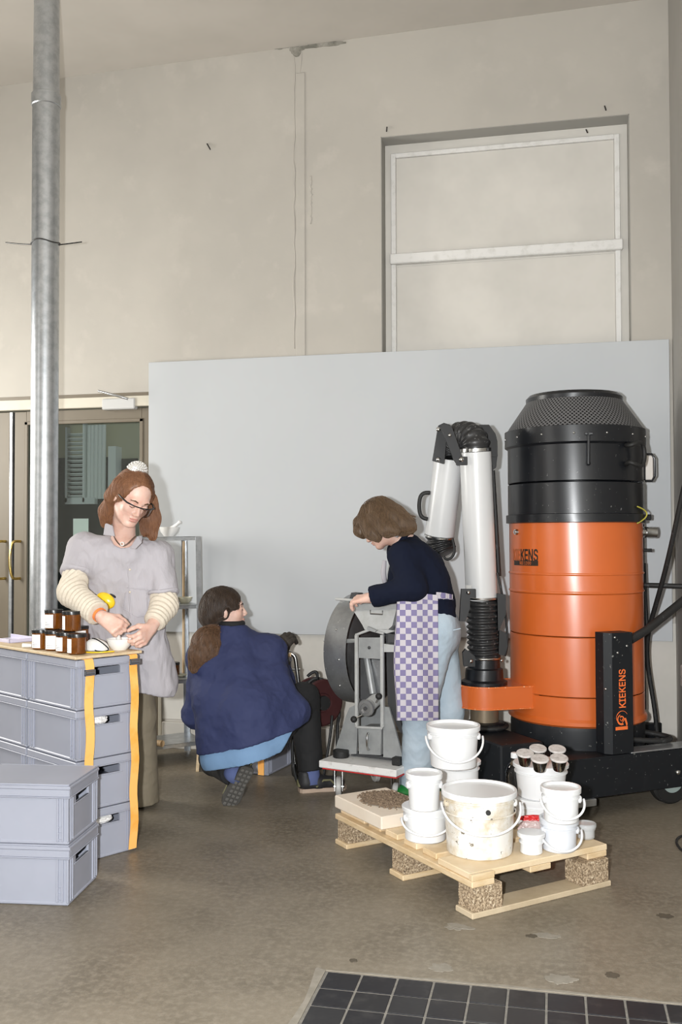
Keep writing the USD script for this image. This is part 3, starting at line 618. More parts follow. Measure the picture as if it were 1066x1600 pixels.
def sbx(d0, d1, f0, f1, y0, y1, b=.004): return put(bx(d0, d1, f0, f1, zy(y1), zy(y0), b), frame_matrix((0, 0, 0), rside, fside, (0, 0, 1)))
part(ex, 'switch_box', sbx(BR - .005, BR + .020, -.03, .05, 710, 752), LOOKS['black_paint'])
part(ex, 'white_handle', tube([side(BR + .02, -.02, 711), side(BR + .055, -.02, 711), side(BR + .070, -.02, 718), side(BR + .070, -.02, 745), side(BR + .055, -.02, 753), side(BR + .02, -.02, 753)], .006, 8), LOOKS['black_paint'], 30)
part(ex, 'white_plate', sbx(BR + .018, BR + .063, -.02, .0, 713, 751), LOOKS['white_switch'], label='pale plate at the side of the top drum')
part(ex, 'clamp_lug', sbx(BR, BR + .050, -.02, .02, 805, 814), LOOKS['black_paint'])
part(ex, 'pressure_port', [cyl(side(SR - .01, 0, 833), side(SR + .03, 0, 833), .022), cyl(side(SR + .03, 0, 833), side(SR + .085, 0, 833), .030)], LOOKS['band_steel'], 40, label='shiny steel pipe socket')
part(ex, 'peg', cyl(side(SR, 0, 861), side(SR + .06, 0, 861), .009), LOOKS['black_rubber'], 40)
part(ex, 'side_channel', [sbx(SR - .03, SR + .022, .02, .05, 705, 800), sbx(SR - .03, SR + .03, .02, .05, 820, 1110)], LOOKS['black_paint'])
part(ex, 'earth_wire', tube(curve([drum_pt(993, 795, BR)[0] * [1.03, 1.03, 1], side(BR * .92, -.19, 806) * [1, 1, 1], drum_pt(994, 820, BR)[0] * [1.02, 1.02, 1]], 16), .004, 6), LOOKS['warn_yellow'], True)
# chassis: long beam, plinth and wheels
BA = math.radians(23) + YAW; bu = np.array([math.cos(BA), math.sin(BA), 0]); bn = np.array([-bu[1], bu[0], 0])
F0 = PD(989, 1176, 4.65)
def chas(u0, u1, n0, n1, z0, z1, b=.004): return put(bx(u0, u1, n0, n1, z0, z1, b), frame_matrix(np.array([F0[0], F0[1], 0]) - XC, bu, bn, (0, 0, 1)))
def chp(u, n, z): return np.array([F0[0], F0[1], 0]) - XC + bu * u + bn * n + [0, 0, z]
part(ex, 'beam', chas(-.42, .95, 0, .10, .095, .285), LOOKS['black_dusty'])
part(ex, 'beam_top', chas(-.01, .95, -.004, .10, .285, .292, .002), LOOKS['galvanised'], label='worn pale top edge of the beam')
part(ex, 'plinth', chas(-.60, .10, .10, .62, .12, .275, .006), LOOKS['black_dusty'])
part(ex, 'ballast_box', chas(-.64, -.40, .16, .5, .06, .345, .008), LOOKS['black_dusty'])
part(ex, 'rear_beam', chas(-.60, .95, .62, .70, .12, .27), LOOKS['black_dusty'])
part(ex, 'bracket', chas(-.40, -.23, -.02, .07, .065, .098, .002), LOOKS['galvanised'], label='bare metal bracket under the beam')
def wheel(name, c, r, w, hub, ax, tyre='black_rubber'):
    M = frame_matrix(c, np.cross(ax, [0, 0, 1]), [0, 0, 1], ax)
    t = part(ex, name, put(lathe([(r * .55, -w / 2), (r * .92, -w / 2), (r, -w * .3), (r, w * .3), (r * .92, w / 2), (r * .55, w / 2)], 40), M), LOOKS[tyre], 40)
    part(t, 'rim', put(cat(lathe([(0, -w * .35), (r * .3, -w * .35), (r * .35, -w * .45), (r * .60, -w * .45), (r * .68, -w * .3), (r * .68, w * .3), (0, w * .3)], 40)), M), LOOKS[hub], 30)
wheel('wheel', chp(.285, .07, .125) + bn * .0, .125, .05, 'rim_grey', bn)
wheel('wheel', chp(.285, .66, .125) + bn * .09, .125, .05, 'rim_grey', bn)
part(ex, 'axle_bolt', ball(chp(.27, -.004, .17), .013, 2), LOOKS['band_steel'], True)
def caster(c, r, parent=ex, ang=0.0, hgt=.10, plate=True):
    d = np.array([math.cos(ang), math.sin(ang), 0]); s = np.array([-d[1], d[0], 0]); c = np.asarray(c, float)
    M = frame_matrix(c + [0, 0, r], d, [0, 0, 1], np.cross(d, [0, 0, 1]))
    t = part(parent, 'caster', put(lathe([(0, -.014), (r * .9, -.014), (r, -.009), (r, .009), (r * .9, .014), (0, .014)], 28), M), LOOKS['caster_grey'], 40)
    f = [put(bx(-.018, .018, -.02, hgt - r, s_ * .020 - .0015, s_ * .020 + .0015), M) for s_ in (-1, 1)] + [put(bx(-.026, .026, hgt - r - .004, hgt - r, -.024, .024), M), put(cyl((0, 0, -.026), (0, 0, .026), .008, n=12), M), put(bx(-.035, .035, hgt - r, hgt - r + .006, -.035, .035), M)]
    part(t, 'fork', f, LOOKS['band_steel'], 30)
mat('caster_grey', (.50, .50, .48), .5, var=(30, .4, .7, (.38, .37, .35)))
for q in ((-.44, .05), (-.55, .55)): caster(chp(*q, 0), .037, hgt=.10 if q[1] < .1 else .115)
# front post with the vertical name
part(ex, 'post', put(prism(Polygon([(-.150, .03), (-.122, .0), (0, .0), (0, .09), (-.15, .09)]), zy(985) * 0 + PD(970, 988, 4.66)[2] - .29, .29), frame_matrix(np.array([F0[0], F0[1], 0]) - XC + bu * .005, bu, bn, (0, 0, 1))), LOOKS['black_dusty'], label='black front post with orange lettering')
tm = meshkit.text_mesh('KIEKENS', .040, .0012, True); L = tm.extents[0]
Mv = frame_matrix((0, 0, 0), (0, 0, 1), -bu, -bn)
def on_post(mesh, u, z): return put(mesh, frame_matrix(chp(u, 0, z), (0, 0, 1), -bu, -bn))
zl0, zl1 = PD(966, 1106, 4.63)[2], PD(966, 1046, 4.63)[2]
tm.vertices = (tm.vertices - [tm.vertices[:, 0].min(), 0, 0]) * [(zl1 - zl0) / L, .93, 1]
part(ex, 'lettering', on_post(tm, -.040, zl0), LOOKS['logo_orange'], label='orange lettering KIEKENS running upwards')
# emblem: upright bar and a swirl of arcs
def ring(cx, cy, r, w, a0, a1):
    a = np.linspace(math.radians(a0), math.radians(a1), 24); ws = np.linspace(w * .35, w, 24)
    o = [(cx + (r + ws[i] / 2) * math.cos(t), cy + (r + ws[i] / 2) * math.sin(t)) for i, t in enumerate(a)]; i_ = [(cx + (r - ws[i] / 2) * math.cos(t), cy + (r - ws[i] / 2) * math.sin(t)) for i, t in enumerate(a)]
    return Polygon(o + i_[::-1])
em = unary_union([sbox(-.004, -.036, .012, .036), ring(.046, 0, .023, .011, 20, 205), ring(.046, 0, .014, .007, 200, 400), ring(.046, 0, .007, .005, 60, 300), ring(.052, -.004, .034, .004, -60, 60), Polygon([(.010, -.030), (.022, -.036), (.052, -.026), (.050, -.016)]), ring(.056, .0, .030, .003, 60, 120)]).buffer(0)
part(ex, 'emblem', on_post(prism(em, .0012), -.065, PD(966, 1139, 4.63)[2]), LOOKS['logo_orange'], label='orange swirl emblem')
for u, z in ((-.085, PD(960, 1020, 4.63)[2]), (-.03, PD(978, 1010, 4.63)[2]), (-.14, .60), (-.10, PD(956, 996, 4.63)[2])): part(ex, 'bolt', ball(chp(u, 0 if u > -.12 else .02, z), .007, 1), LOOKS['band_steel'], True)
# tow bars / hand rails at the right
def pd(px, py, Z): return PD(px, py, Z) - XC
part(ex, 'rail', tube([pd(985, 1000, 4.80), pd(1010, 985, 4.85), pd(1066, 940, 4.95), pd(1110, 905, 5.02)], .021, 12), LOOKS['black_rubber'], True)
part(ex, 'rail', tube([pd(1000, 914, 5.1), pd(1066, 916, 5.0), pd(1120, 918, 4.95)], .013, 12), LOOKS['black_rubber'], True)
part(ex, 'tow_hook', tube(curve([pd(996, 1141, 5.02), pd(1020, 1146, 4.95), pd(1043, 1151, 4.9), pd(1048, 1154, 4.86), pd(1040, 1157, 4.82), pd(1010, 1157, 4.80), pd(985, 1155, 4.79)], 40), .013, 10), LOOKS['black_rubber'], True)
# inlet duct, bronze pipe and arm
ZA = 4.97; KA = ZA / FPX
AX = PD(757, 1085, ZA); AX = np.array([AX[0], AX[1], 0]) - XC
def za(py): return CAM_H + (841 - py) * KA
ur = 41 * KA
dirv = unit(-AX); perp = np.array([-dirv[1], dirv[0], 0])
stad = unary_union([Point(0, 0).buffer(ur, 24), sbox(0, -ur, np.linalg.norm(AX) - SR * .82, ur)])
part(ex, 'inlet_duct', put(prism(stad, za(1069) - za(1102), 0), frame_matrix(AX + [0, 0, za(1102)], dirv, perp, (0, 0, 1))), LOOKS['orange_paint'], 30)
part(ex, 'duct_edge', put(prism(stad.buffer(.006).difference(stad.buffer(-.004)), .006, 0), frame_matrix(AX + [0, 0, za(1103)], dirv, perp, (0, 0, 1))), LOOKS['orange_worn'])
part(ex, 'duct_edge', put(prism(stad.buffer(.006).difference(stad.buffer(-.004)), .006, 0), frame_matrix(AX + [0, 0, za(1070)], dirv, perp, (0, 0, 1))), LOOKS['orange_worn'])
def axl(prof, n=48): return mv(lathe(prof, n), *AX)
part(ex, 'support_tube', axl([(0, za(1128)), (22 * KA, za(1128)), (22 * KA, za(1100))]), LOOKS['bronze_tube'], 40)
part(ex, 'swivel_foot', axl([(0, .24), (26 * KA, .24), (28 * KA, za(1142)), (31 * KA, za(1136)), (31 * KA, za(1129)), (24 * KA, za(1126)), (0, za(1126))]), LOOKS['black_paint'], 40)
part(ex, 'foot_ring', tube([AX + [math.cos(t) * 34 * KA, math.sin(t) * 34 * KA, za(1133)] for t in np.linspace(0, 2 * PI, 40, endpoint=False)], .012, 8, closed=True), LOOKS['black_rubber'], True)
part(ex, 'collar', axl([(36 * KA, za(1069)), (36 * KA, za(1064)), (30 * KA, za(1061)), (29 * KA, za(1045)), (25 * KA, za(1043)), (24 * KA, za(1027)), (0, za(1025))]), LOOKS['black_paint'], 40)
hose_ax = [np.array([*AX[:2], za(1028)]), pd(755, 990, ZA), pd(754, 938, ZA)]
def hose(path, r, n, amp, seg=16):
    P = curve(path, n * 8); k = len(P); R = r + amp * np.sin(np.arange(k) / 8 * 2 * PI)
    return tube(P, R, 28)
part(ex, 'suction_hose', hose(hose_ax, 24 * KA, 11, .006), LOOKS['hose_black'], True)
part(ex, 'hose_clamp', [tube([hose_ax[2] + [math.cos(t) * 24.5 * KA, math.sin(t) * 24.5 * KA, .01 * 1] for t in np.linspace(0, 2 * PI, 40, endpoint=False)], .007, 8, closed=True), tube([hose_ax[0] + [math.cos(t) * 24.5 * KA, math.sin(t) * 24.5 * KA, .0] for t in np.linspace(0, 2 * PI, 40, endpoint=False)], .007, 8, closed=True)], LOOKS['band_steel'], True)
T1a, T1b = pd(753, 936, ZA), pd(743, 706, ZA - .05)
def pipe_of(a, b, r, n=48):
    ax = unit(np.array(b) - a); x = unit(np.cross([0, 1, 0], ax)); y = np.cross(ax, x); L = np.linalg.norm(np.array(b) - a)
    return put(lathe([(r * .94, 0), (r, .002), (r, L - .002), (r * .94, L)], n), frame_matrix(a, x, y, ax))
r1 = 24.5 * KA
part(ex, 'arm_tube', pipe_of(T1a, T1b, r1), LOOKS['tube_white'], 40, label='long white front arm tube')
part(ex, 'tube_band', pipe_of(T1b + unit(T1b - T1a) * .0, T1b + unit(T1b - T1a) * .02, r1 * .98), LOOKS['band_steel'], 40)
T2a, T2b = pd(702, 716, ZA + .13), pd(687, 836, ZA + .20)
T2m = T2a
part(ex, 'arm_tube', pipe_of(T2b, T2a, r1 * .98), LOOKS['tube_white'], 40, label='short white rear arm tube')
part(ex, 'tube_band', pipe_of(T2b + unit(T2b - T2a) * .012, T2b, r1), LOOKS['band_steel'], 40)
part(ex, 'suction_hose', hose([T2b, pd(689, 852, ZA + .2), pd(694, 866, ZA + .19)], r1 * .88, 4, .006), LOOKS['hose_black'], True)
part(ex, 'elbow_hose', hose([T1b + [0, 0, .005], pd(742, 692, ZA - .05), pd(732, 682, ZA + .0), pd(715, 684, ZA + .07), pd(704, 700, ZA + .12), T2a], r1 * .90, 12, .0045), LOOKS['hose_black'], True)
def bracket(pts, th, Z, dz):  # flat bent plate traced in the picture plane, given thickness along the view
    P = [PD(x, y, Z) - XC for x, y in pts]; o = P[0]; q = prism(Polygon([((p - o) @ rside, (p - o)[2]) for p in P]).buffer(.004).buffer(-.002), th, axis='y')
    return put(q, frame_matrix(o + fside * dz, rside, fside, (0, 0, 1)))
part(ex, 'elbow_bracket', [bracket([(677, 719), (683, 683), (686, 665), (694, 661), (703, 664), (706, 676), (697, 684), (694, 724)], .03, ZA - .02, 0), bracket([(690, 668), (697, 662), (706, 668), (722, 714), (729, 722), (716, 727), (709, 716)], .025, ZA - .15, 0), bracket([(712, 714), (730, 714), (730, 726), (714, 726)], .02, ZA - .135, 0)], LOOKS['bracket_black'], 30)
part(ex, 'elbow_bracket', [bracket([(744, 675), (750, 664), (764, 664), (774, 678), (777, 690), (777, 713), (769, 713), (758, 690)], .05, ZA - .02, 0), bracket([(768, 712), (777, 712), (775, 730), (769, 735)], .03, ZA - .01, 0)], LOOKS['bracket_black'], 30)
for q_ in [ball(PD(685, 671, ZA - .05) - XC, .012), ball(PD(685, 718, ZA - .04) - XC, .012), ball(PD(721, 718, ZA - .16) - XC, .013), ball(PD(703, 680, ZA - .16) - XC, .009), ball(PD(748, 673, ZA - .05) - XC, .010)]: part(ex, 'knob', q_, LOOKS['band_steel'], True)
part(ex, 'spring_bar', [tube([pd(770, 735, ZA + .02), pd(780, 900, ZA + .04)], .012, 8), tube(curve([pd(777, 895, ZA - .05), pd(782, 915, ZA - .05), pd(786, 935, ZA - .04), pd(790, 960, ZA), pd(793, 1000, ZA), pd(789, 1025, ZA)], 24), .006, 8)], LOOKS['black_rubber'], True)
for q_ in [bracket([(722, 921), (743, 921), (743, 934), (734, 934), (734, 950), (727, 970), (719, 970), (721, 936)], .035, ZA - .12, 0), bracket([(778, 928), (790, 930), (790, 960), (779, 985)], .04, ZA - .06, 0), bracket([(781, 985), (791, 990), (793, 1010), (788, 1024), (780, 1022)], .03, ZA - .05, 0), bracket([(724, 1020), (728, 1015), (742, 1026), (742, 1041), (726, 1041)], .035, ZA - .12, 0)]: part(ex, 'arm_hinge', q_, LOOKS['bracket_black'], 30)
for q_ in [ball(PD(732, 926, ZA - .13) - XC, .010), ball(PD(736, 1033, ZA - .13) - XC, .011), ball(PD(784, 1032, ZA - .1) - XC, .008)]: part(ex, 'knob', q_, LOOKS['band_steel'], True)
hd = curve([pd(672, 770, ZA + .15), pd(662, 771, ZA + .15), pd(657, 777, ZA + .15), pd(656, 800, ZA + .16), pd(660, 808, ZA + .16), pd(668, 811, ZA + .16)], 30)
part(ex, 'arm_handle', tube(hd, .011, 10), LOOKS['black_rubber'], True, label='black handle on the rear arm tube')
part(ex, 'hose_handle', tube(curve([pd(707, 842, ZA + .1), pd(710, 855, ZA + .1), pd(708, 868, ZA + .1), pd(700, 874, ZA + .1), pd(694, 870, ZA + .1)], 20), .007, 8), LOOKS['black_rubber'], True)
part(ex, 'tube_sticker', bracket([(729, 915), (737, 915), (737, 921), (729, 921)], .002, ZA - .078, 0), LOOKS['caster_grey'])

# loose cables at the right
cb = thing('power_cable', 'long black cable hanging from the right edge down behind the extractor', 'cable', PZ(1026, 1200, 0))
o = PZ(1026, 1200, 0)
part(cb, 'cable', tube(curve([PD(1090, 680, 4.65), PD(1066, 775, 4.8), PD(1045, 870, 4.95), PD(1025, 945, 5.1), PD(1012, 1000, 5.2), PD(1014, 1050, 5.25), PD(1022, 1100, 5.25), PD(1027, 1150, 5.25), PD(1026, 1190, 5.25), PZ(1020, 1218, .014), PZ(1000, 1216, .014)], 70), .0125, 10), LOOKS['black_rubber'], True, off=o)
part(cb, 'cable_sleeve', tube(curve([PD(1006, 880, 5.2), PD(1008, 930, 5.21), PD(1011, 980, 5.22)], 12), .012, 10), LOOKS['black_rubber'], True, off=o)
q = np.array([CX - .004, 5.33, PY(1066, 1057, 5.33)[2]])
wr_ = thing('white_fitting', 'pale rounded fitting on the side wall at the right photo edge', 'fitting', q)
part(wr_, 'cover', bx(-.026, .003, -.05, .05, -.062, .062, .012), LOOKS['white_switch'], 30)
part(wr_, 'screw', ball((-.026, -.02, 0), .006, 1), LOOKS['band_steel'], True)

q = PZ(1062, 1322, 0)
lp = thing('cable_loop', 'thin black cable loop on the floor at the right photo edge', 'cable', q)
part(lp, 'loop', tube([(.075 + .085 * math.cos(a), .16 * math.sin(a), .006 + .002 * math.cos(2 * a)) for a in np.linspace(0, 2 * PI, 48, endpoint=False)], .0055, 8, closed=True), LOOKS['black_rubber'], True)
part(lp, 'loose_end', tube(curve([(.155, .0, .006), (.2, -.06, .006), (.3, -.08, .006)], 12), .0055, 8), LOOKS['black_rubber'], True)
# ------------------------------------------------------------------ pallet and everything on it
mat('pine', (.68, .53, .34), .55, var=(5, .38, .62, (.60, .44, .25)), vstretch=(3, 3, 14), bump=(80, .1, .002))
mat('pine_pale', (.74, .60, .41), .55, var=(6, .4, .65, (.66, .50, .30)), bump=(80, .1, .002))
mat('pine_grey', (.56, .46, .32), .6, var=(6, .4, .65, (.44, .35, .23)), bump=(80, .12, .002))
mat('chipblock', (.47, .36, .24), .8, var=(130, .42, .58, (.20, .14, .085)), var2=(90, .58, .66, (.66, .55, .40)), bump=(150, .6, .006))
mat('bucket_white', (.74, .745, .75), .28, spec=.45)
mat('bucket_soft', (.68, .70, .74), .3, trans=.0)
mat('bucket_stained', (.74, .73, .70), .35, var=(9, .47, .64, (.54, .45, .31)), var2=(42, .64, .69, (.20, .17, .13)))
mat('plaster_bat', (.76, .67, .56), .8, var=(6, .4, .7, (.70, .60, .48)))
mat('clay', (.235, .17, .115), .9, var=(80, .35, .7, (.15, .105, .07)), bump=(200, .5, .005))
glass_pane('clear_plastic', (.86, .88, .88), .08)
glass_pane('clear_glass', (.90, .92, .92), .03)
mat('cloudy_plastic', (.72, .74, .75), .2, alpha=.38)
mat('cup_lid', (.56, .53, .51), .4, var=(60, .45, .65, (.40, .37, .35)))
mat('cup_dark', (.10, .07, .055), .3)
mat('red_plastic', (.62, .02, .02), .3)
mat('pink_film', (.80, .62, .60), .2, alpha=.55)
mat('knot', (.33, .2, .1), .6)
PT, PLEN, PWID = .153, .66, .975
P0 = cw(.4516, 3.3838); PA = .5168 + YAW
pu = np.array([math.cos(PA), math.sin(PA), 0]); pv = np.array([-pu[1], pu[0], 0])
pal = thing('pallet', 'pale wooden pallet with chipboard blocks carrying white buckets', 'pallet', (*P0, 0), PA)
for v0 in (0, PWID / 2 - .05, PWID - .10):
    part(pal, 'bottom_board', bx(0, PLEN, v0, v0 + .10, 0, .021, .003), LOOKS['pine_grey' if v0 == 0 else 'pine'])
    for u0, u1 in ((.012, .135), (PLEN - .145, PLEN - .012)):
        q = bx(u0, u1, v0 + .004, v0 + .096, .021, .107, .002)
        q = q.subdivide_to_size(.012); q.vertices = q.vertices + .0028 * (RNG.random(q.vertices.shape) - .5) * ((np.abs(q.vertices[:, 2:3] - .064) < .042))
        part(pal, 'chip_block', q, LOOKS['chipblock'])
for u0 in (0, PLEN / 2 - .05, PLEN - .10): part(pal, 'stringer_board', bx(u0, u0 + .10, 0 if u0 == 0 else .022, PWID, .107, .130, .003), LOOKS['pine'])
vs = [(.02, .215), (.255, .345), (.385, .475), (.52, .61), (.65, .74), (.775, PWID)]
for k, (a, b) in enumerate(vs): part(pal, 'deck_board', bx(.028 if k else .006, PLEN, a, b, .130, PT - .0005 * (k % 2), .003), LOOKS[['pine_pale', 'pine', 'pine_pale'][k % 3]])
part(pal, 'front_board', bx(0, .10, 0, .02, .130, PT, .002), LOOKS['pine'])
def PP(u, v, z=PT): q = np.array([*P0, 0]) + pu * u + pv * v; return np.array([q[0], q[1], z])
away = unit([_f[0], _f[1], 0])
def bucket(name, label, cx, base, r0, r1, h, z, matn='bucket_white', bail=None, lid='flat', lug=True, hole=False, group='white buckets on the pallet', catg='bucket', sink=.012):
    """base: pixel row of the front of the bottom edge; r0 bottom, r1 top radius."""
    c = PZ(cx, base, z) + away * r0; c[2] = z + .0006
    t = thing(name, label, catg, c, 0, group)
    if lid == 'open':
        prof = [(0, .002), (r0 - .003, .002), (r0, .006), (r1 - .004, h - .02), (r1, h - .018), (r1 + .002, h - .004), (r1, h), (r1 - .005, h - .002), (r0 - .004, .008), (0, .008)]
        part(t, 'body', lathe(prof, 64), LOOKS[matn], 35)
    else:
        part(t, 'body', lathe([(0, 0), (r0 - .004, 0), (r0, .004), (r1 - .005, h - .040), (r1 + .001, h - .038), (r1 + .001, h - .034), (r1 - .004, h - .032), (r1 - .003, h - .018), (0, h - .018)], 64), LOOKS[matn], 35)
        if lid == 'flat': pr = [(r1 - .002, h - .022), (r1 + .004, h - .021), (r1 + .005, h - .003), (r1 + .003, h), (r1 - .004, h), (r1 - .009, h - sink), (0, h - sink)]
        else: pr = [(r1 - .002, h - .016), (r1 + .006, h - .016), (r1 + .007, h - .004), (r1 + .004, h - .001), (r1 - .006, h), (0, h)]
        part(t, 'lid', lathe(pr, 64), LOOKS[matn if matn != 'bucket_stained' else 'bucket_white'], 35)
    right = unit(np.array([_r[0], _r[1], 0])); toc = -away
    zb_ = h - .045
    if lug:
        for s in (-1, 1):
            d = unit(right * s * .96 + toc * .28); part(t, 'lug', put(lathe([(0, 0), (.014, 0), (.014, .008), (.008, .012), (0, .012)], 16), frame_matrix(d * (r1 - .006) + [0, 0, zb_], np.cross([0, 0, 1], d), [0, 0, 1], d)), LOOKS[matn], 30)
    if bail is not None:
        drop, side_ = bail
        P = []
        for k in np.linspace(0, PI, 26):
            d = right * -math.cos(k) * (r1 + .010) + toc * (.28 * r1 + (r1 * .82 + .012) * math.sin(k) ** .8) ; rad = np.linalg.norm(d[:2]); 
            if rad < r1 + .008: d = d * (r1 + .008) / rad
            P.append(d + [0, 0, zb_ - drop * math.sin(k) + side_ * math.cos(k) * .0])
        part(t, 'bail', tube(P, .0048, 8), LOOKS['bucket_white'], True)
    return t, c
bucket('plastic_bucket', 'low wide white bucket on the pallet beside the clay slab', 668, 1320, .080, .086, .130, PT, bail=(.045, 0), lid='rim')
bucket('plastic_bucket', 'narrow white bucket standing on the low wide bucket', 665, 1270, .057, .067, .140, PT + .1306, lug=True, sink=.008)
big, cbig = bucket('plastic_bucket', 'largest white bucket, stained with plaster, at the front of the pallet', 757, 1346, .122, .136, .232, PT, 'bucket_stained', bail=(.085, 0), sink=.008)
ang = -PI / 2 + .12
part(big, 'stopper', put(cyl((0, 0, 0), (0, 0, .006), .009), frame_matrix(unit([_r[0] * .1, _r[1] * .1, 0] + -away) * .134 + [0, 0, .178], unit(np.array([_r[0], _r[1], 0])), [0, 0, 1], -away)), LOOKS['black_rubber'], 30)
part(big, 'body_ring', lathe([(.1345, .150), (.1375, .152), (.1375, .155), (.1345, .157)], 64), LOOKS['bucket_stained'], 30)
bucket('plastic_bucket', 'white bucket supporting the round bucket behind the stained one', 722, 1276, .078, .086, .222, PT, lug=False, lid='rim')
bucket('plastic_bucket', 'round white bucket with bail, topmost behind the stained bucket', 713, 1205, .094, .108, .172, PT + .2226, bail=(.085, 0), sink=.012)
bucket('plastic_bucket', 'white bucket with a small red tag under the bucket of cups', 847, 1296, .086, .094, .112, PT, lug=False, lid='rim')
fb, cf = bucket('plastic_bucket', 'white bucket carrying five lidded cups', 853, 1253, .092, .107, .138, PT + .1126, lug=False, lid='rim')
bucket('plastic_bucket', 'small bluish white bucket with bail at the pallet front right', 880, 1335, .063, .069, .120, PT, 'bucket_soft', bail=(.058, 0), sink=.006)
bucket('plastic_bucket', 'small white bucket with bail standing on the bluish one', 883, 1290, .062, .070, .128, PT + .1206, bail=(.055, 0), sink=.01)
tb, _c = bucket('plastic_tub', 'little white lidded tub on the pallet in front of the stacked small buckets', 834, 1338, .041, .045, .078, PT, lug=False, lid='rim', group=None, catg='tub')
c = cf.copy(); ztop = PT + .1126 + .138 + .001
cups = [((820, 1198), 'clear cup with grey lid, leftmost of five on the bucket'), ((840, 1190), 'clear cup with grey lid, back left of five on the bucket'), ((870, 1191), 'clear cup with grey lid, back right of five on the bucket'), ((843, 1207), 'clear cup with grey lid, front middle of five on the bucket'), ((873, 1206), 'clear cup with grey lid, front right of five on the bucket')]
c0 = None
for (px, py), lab in cups:
    q = PZ(px, py, ztop)
    if c0 is None:
        c0 = thing('plastic_cup', lab, 'cup', q + [0, 0, .008], YAW, 'lidded cups on the bucket')
        TL = lambda q_: rot(q_, math.radians(15), (1, 0, 0))
        part(c0, 'cup_wall', TL(lathe([(0, 0), (.020, 0), (.022, .003), (.0325, .050), (.031, .050), (.0205, .003), (0, .003)], 32)), LOOKS['clear_plastic'], 40)
        part(c0, 'contents', TL(lathe([(0, .004), (.0195, .004), (.025, .024), (0, .026)], 28)), LOOKS['cup_dark'], 40)
        part(c0, 'lid', TL(lathe([(.0325, .046), (.0355, .047), (.0355, .052), (.033, .0545), (0, .0545)], 32)), LOOKS['cup_lid'], 40)
    else: dup(c0, q + [0, 0, .008], YAW, lab, 'lidded cups on the bucket')
# red tag on the lower bucket and the red plastic bag
tg = PZ(826, 1283, PT) ; 
bg = thing('plastic_bag', 'clear plastic bag with a red top edge between the stained bucket and white tub', 'bag', PZ(832, 1316, PT))
o = PZ(832, 1316, PT)
q = crumple(.055, .035, .042, 4, amp=.45); part(bg, 'film', mv(q, .0, .03, .043), LOOKS['pink_film'], True)
q = crumple(.070, .022, .012, 6, amp=.5); part(bg, 'red_fold', mv(q, .02, .035, .082), LOOKS['red_plastic'], True)
t, c = bucket('clear_tub', 'clear plastic tub with lid at the right corner of the pallet', 919, 1314, .034, .038, .055, PT, 'cloudy_plastic', lug=False, lid='open', group=None, catg='tub')
part(t, 'lid_ring', lathe([(.036, .045), (.041, .046), (.041, .058), (.038, .060), (.033, .058), (.033, .048)], 40), LOOKS['cloudy_plastic'], 40)
part(t, 'lid', lathe([(0, .055), (.034, .055), (.034, .057), (0, .057)], 32), LOOKS['cloudy_plastic'], 40)
c = PZ(805, 1268, PT) 
bt = thing('glass_bottle', 'clear round bottle with white cap behind the stained bucket', 'bottle', c)
part(bt, 'body', lathe([(0, 0), (.036, 0), (.040, .006), (.040, .145), (.038, .175), (.028, .200), (.014, .214), (.013, .232), (0, .233)], 40), LOOKS['clear_glass'], 40)
part(bt, 'cap', lathe([(.014, .228), (.0165, .229), (.0165, .248), (.014, .251), (0, .251)], 24), LOOKS['bucket_white'], 30)
# plaster slab with clay crumbs
sb = thing('plaster_slab', 'thick pale plaster slab under the clay heap on the pallet', 'slab', PP(.0, .60), PA)
part(sb, 'block', bx(.004, .27, .0, .385, .0, .053, .004), LOOKS['plaster_bat'])
part(sb, 'back_strip', bx(.275, .30, .0, .385, .0, .040, .003), LOOKS['pine_pale'])
n = 90; gx, gy = np.meshgrid(np.linspace(-1, 1, n), np.linspace(-1, 1, n), indexing='ij')
pts = np.stack([gx, gy, 0 * gx], -1); rr = np.sqrt(gx ** 2 + gy ** 2) + .35 * (meshkit.fbm(pts * 3 + 9, 4, 2) - .5)
hgt = .020 * np.clip(1 - rr ** 2 * 1.15, 0, 1) ** .6 * (.45 + 1.1 * meshkit.fbm(pts * 14, 3, 8)); ok = hgt > .0015
idx = np.arange(n * n).reshape(n, n); F = []
for i in range(n - 1):
    for j in range(n - 1):
        if ok[i:i + 2, j:j + 2].all(): F += [(idx[i, j], idx[i + 1, j], idx[i + 1, j + 1]), (idx[i, j], idx[i + 1, j + 1], idx[i, j + 1])]
V = np.stack([gx * .105, gy * .145, hgt], -1).reshape(-1, 3); q = trimesh.Trimesh(V, F, process=False); q.remove_unreferenced_vertices()
crumbs = []
r2 = random.Random(5)
for k in range(220):
    a, d = r2.uniform(0, 2 * PI), math.sqrt(r2.random()) * 1.08; s = r2.uniform(.0022, .006)
    x, y = math.cos(a) * d * .105, math.sin(a) * d * .145; i, j = int((x / .105 + 1) / 2 * (n - 1)), int((y / .145 + 1) / 2 * (n - 1))
    z = hgt[i, j] if 0 <= i < n and 0 <= j < n and ok[i, j] else 0
    b = ball((x, y, z + s * .4), s, 1, (1, 1, .8)) if False else trimesh.creation.icosphere(1, s).apply_scale([1, r2.uniform(.7, 1.3), .8]).apply_translation([x, y, z + s * .4]); crumbs.append(b)
cl_ = thing('clay_heap', 'heap of crumbled brown clay on the pale plaster slab', 'clay', PP(.155, .80, PT + .0532), PA); data(cl_, kind='stuff')
part(cl_, 'heap', q, LOOKS['clay'], True); part(cl_, 'crumbs', crumbs, LOOKS['clay'], True, kind='stuff')
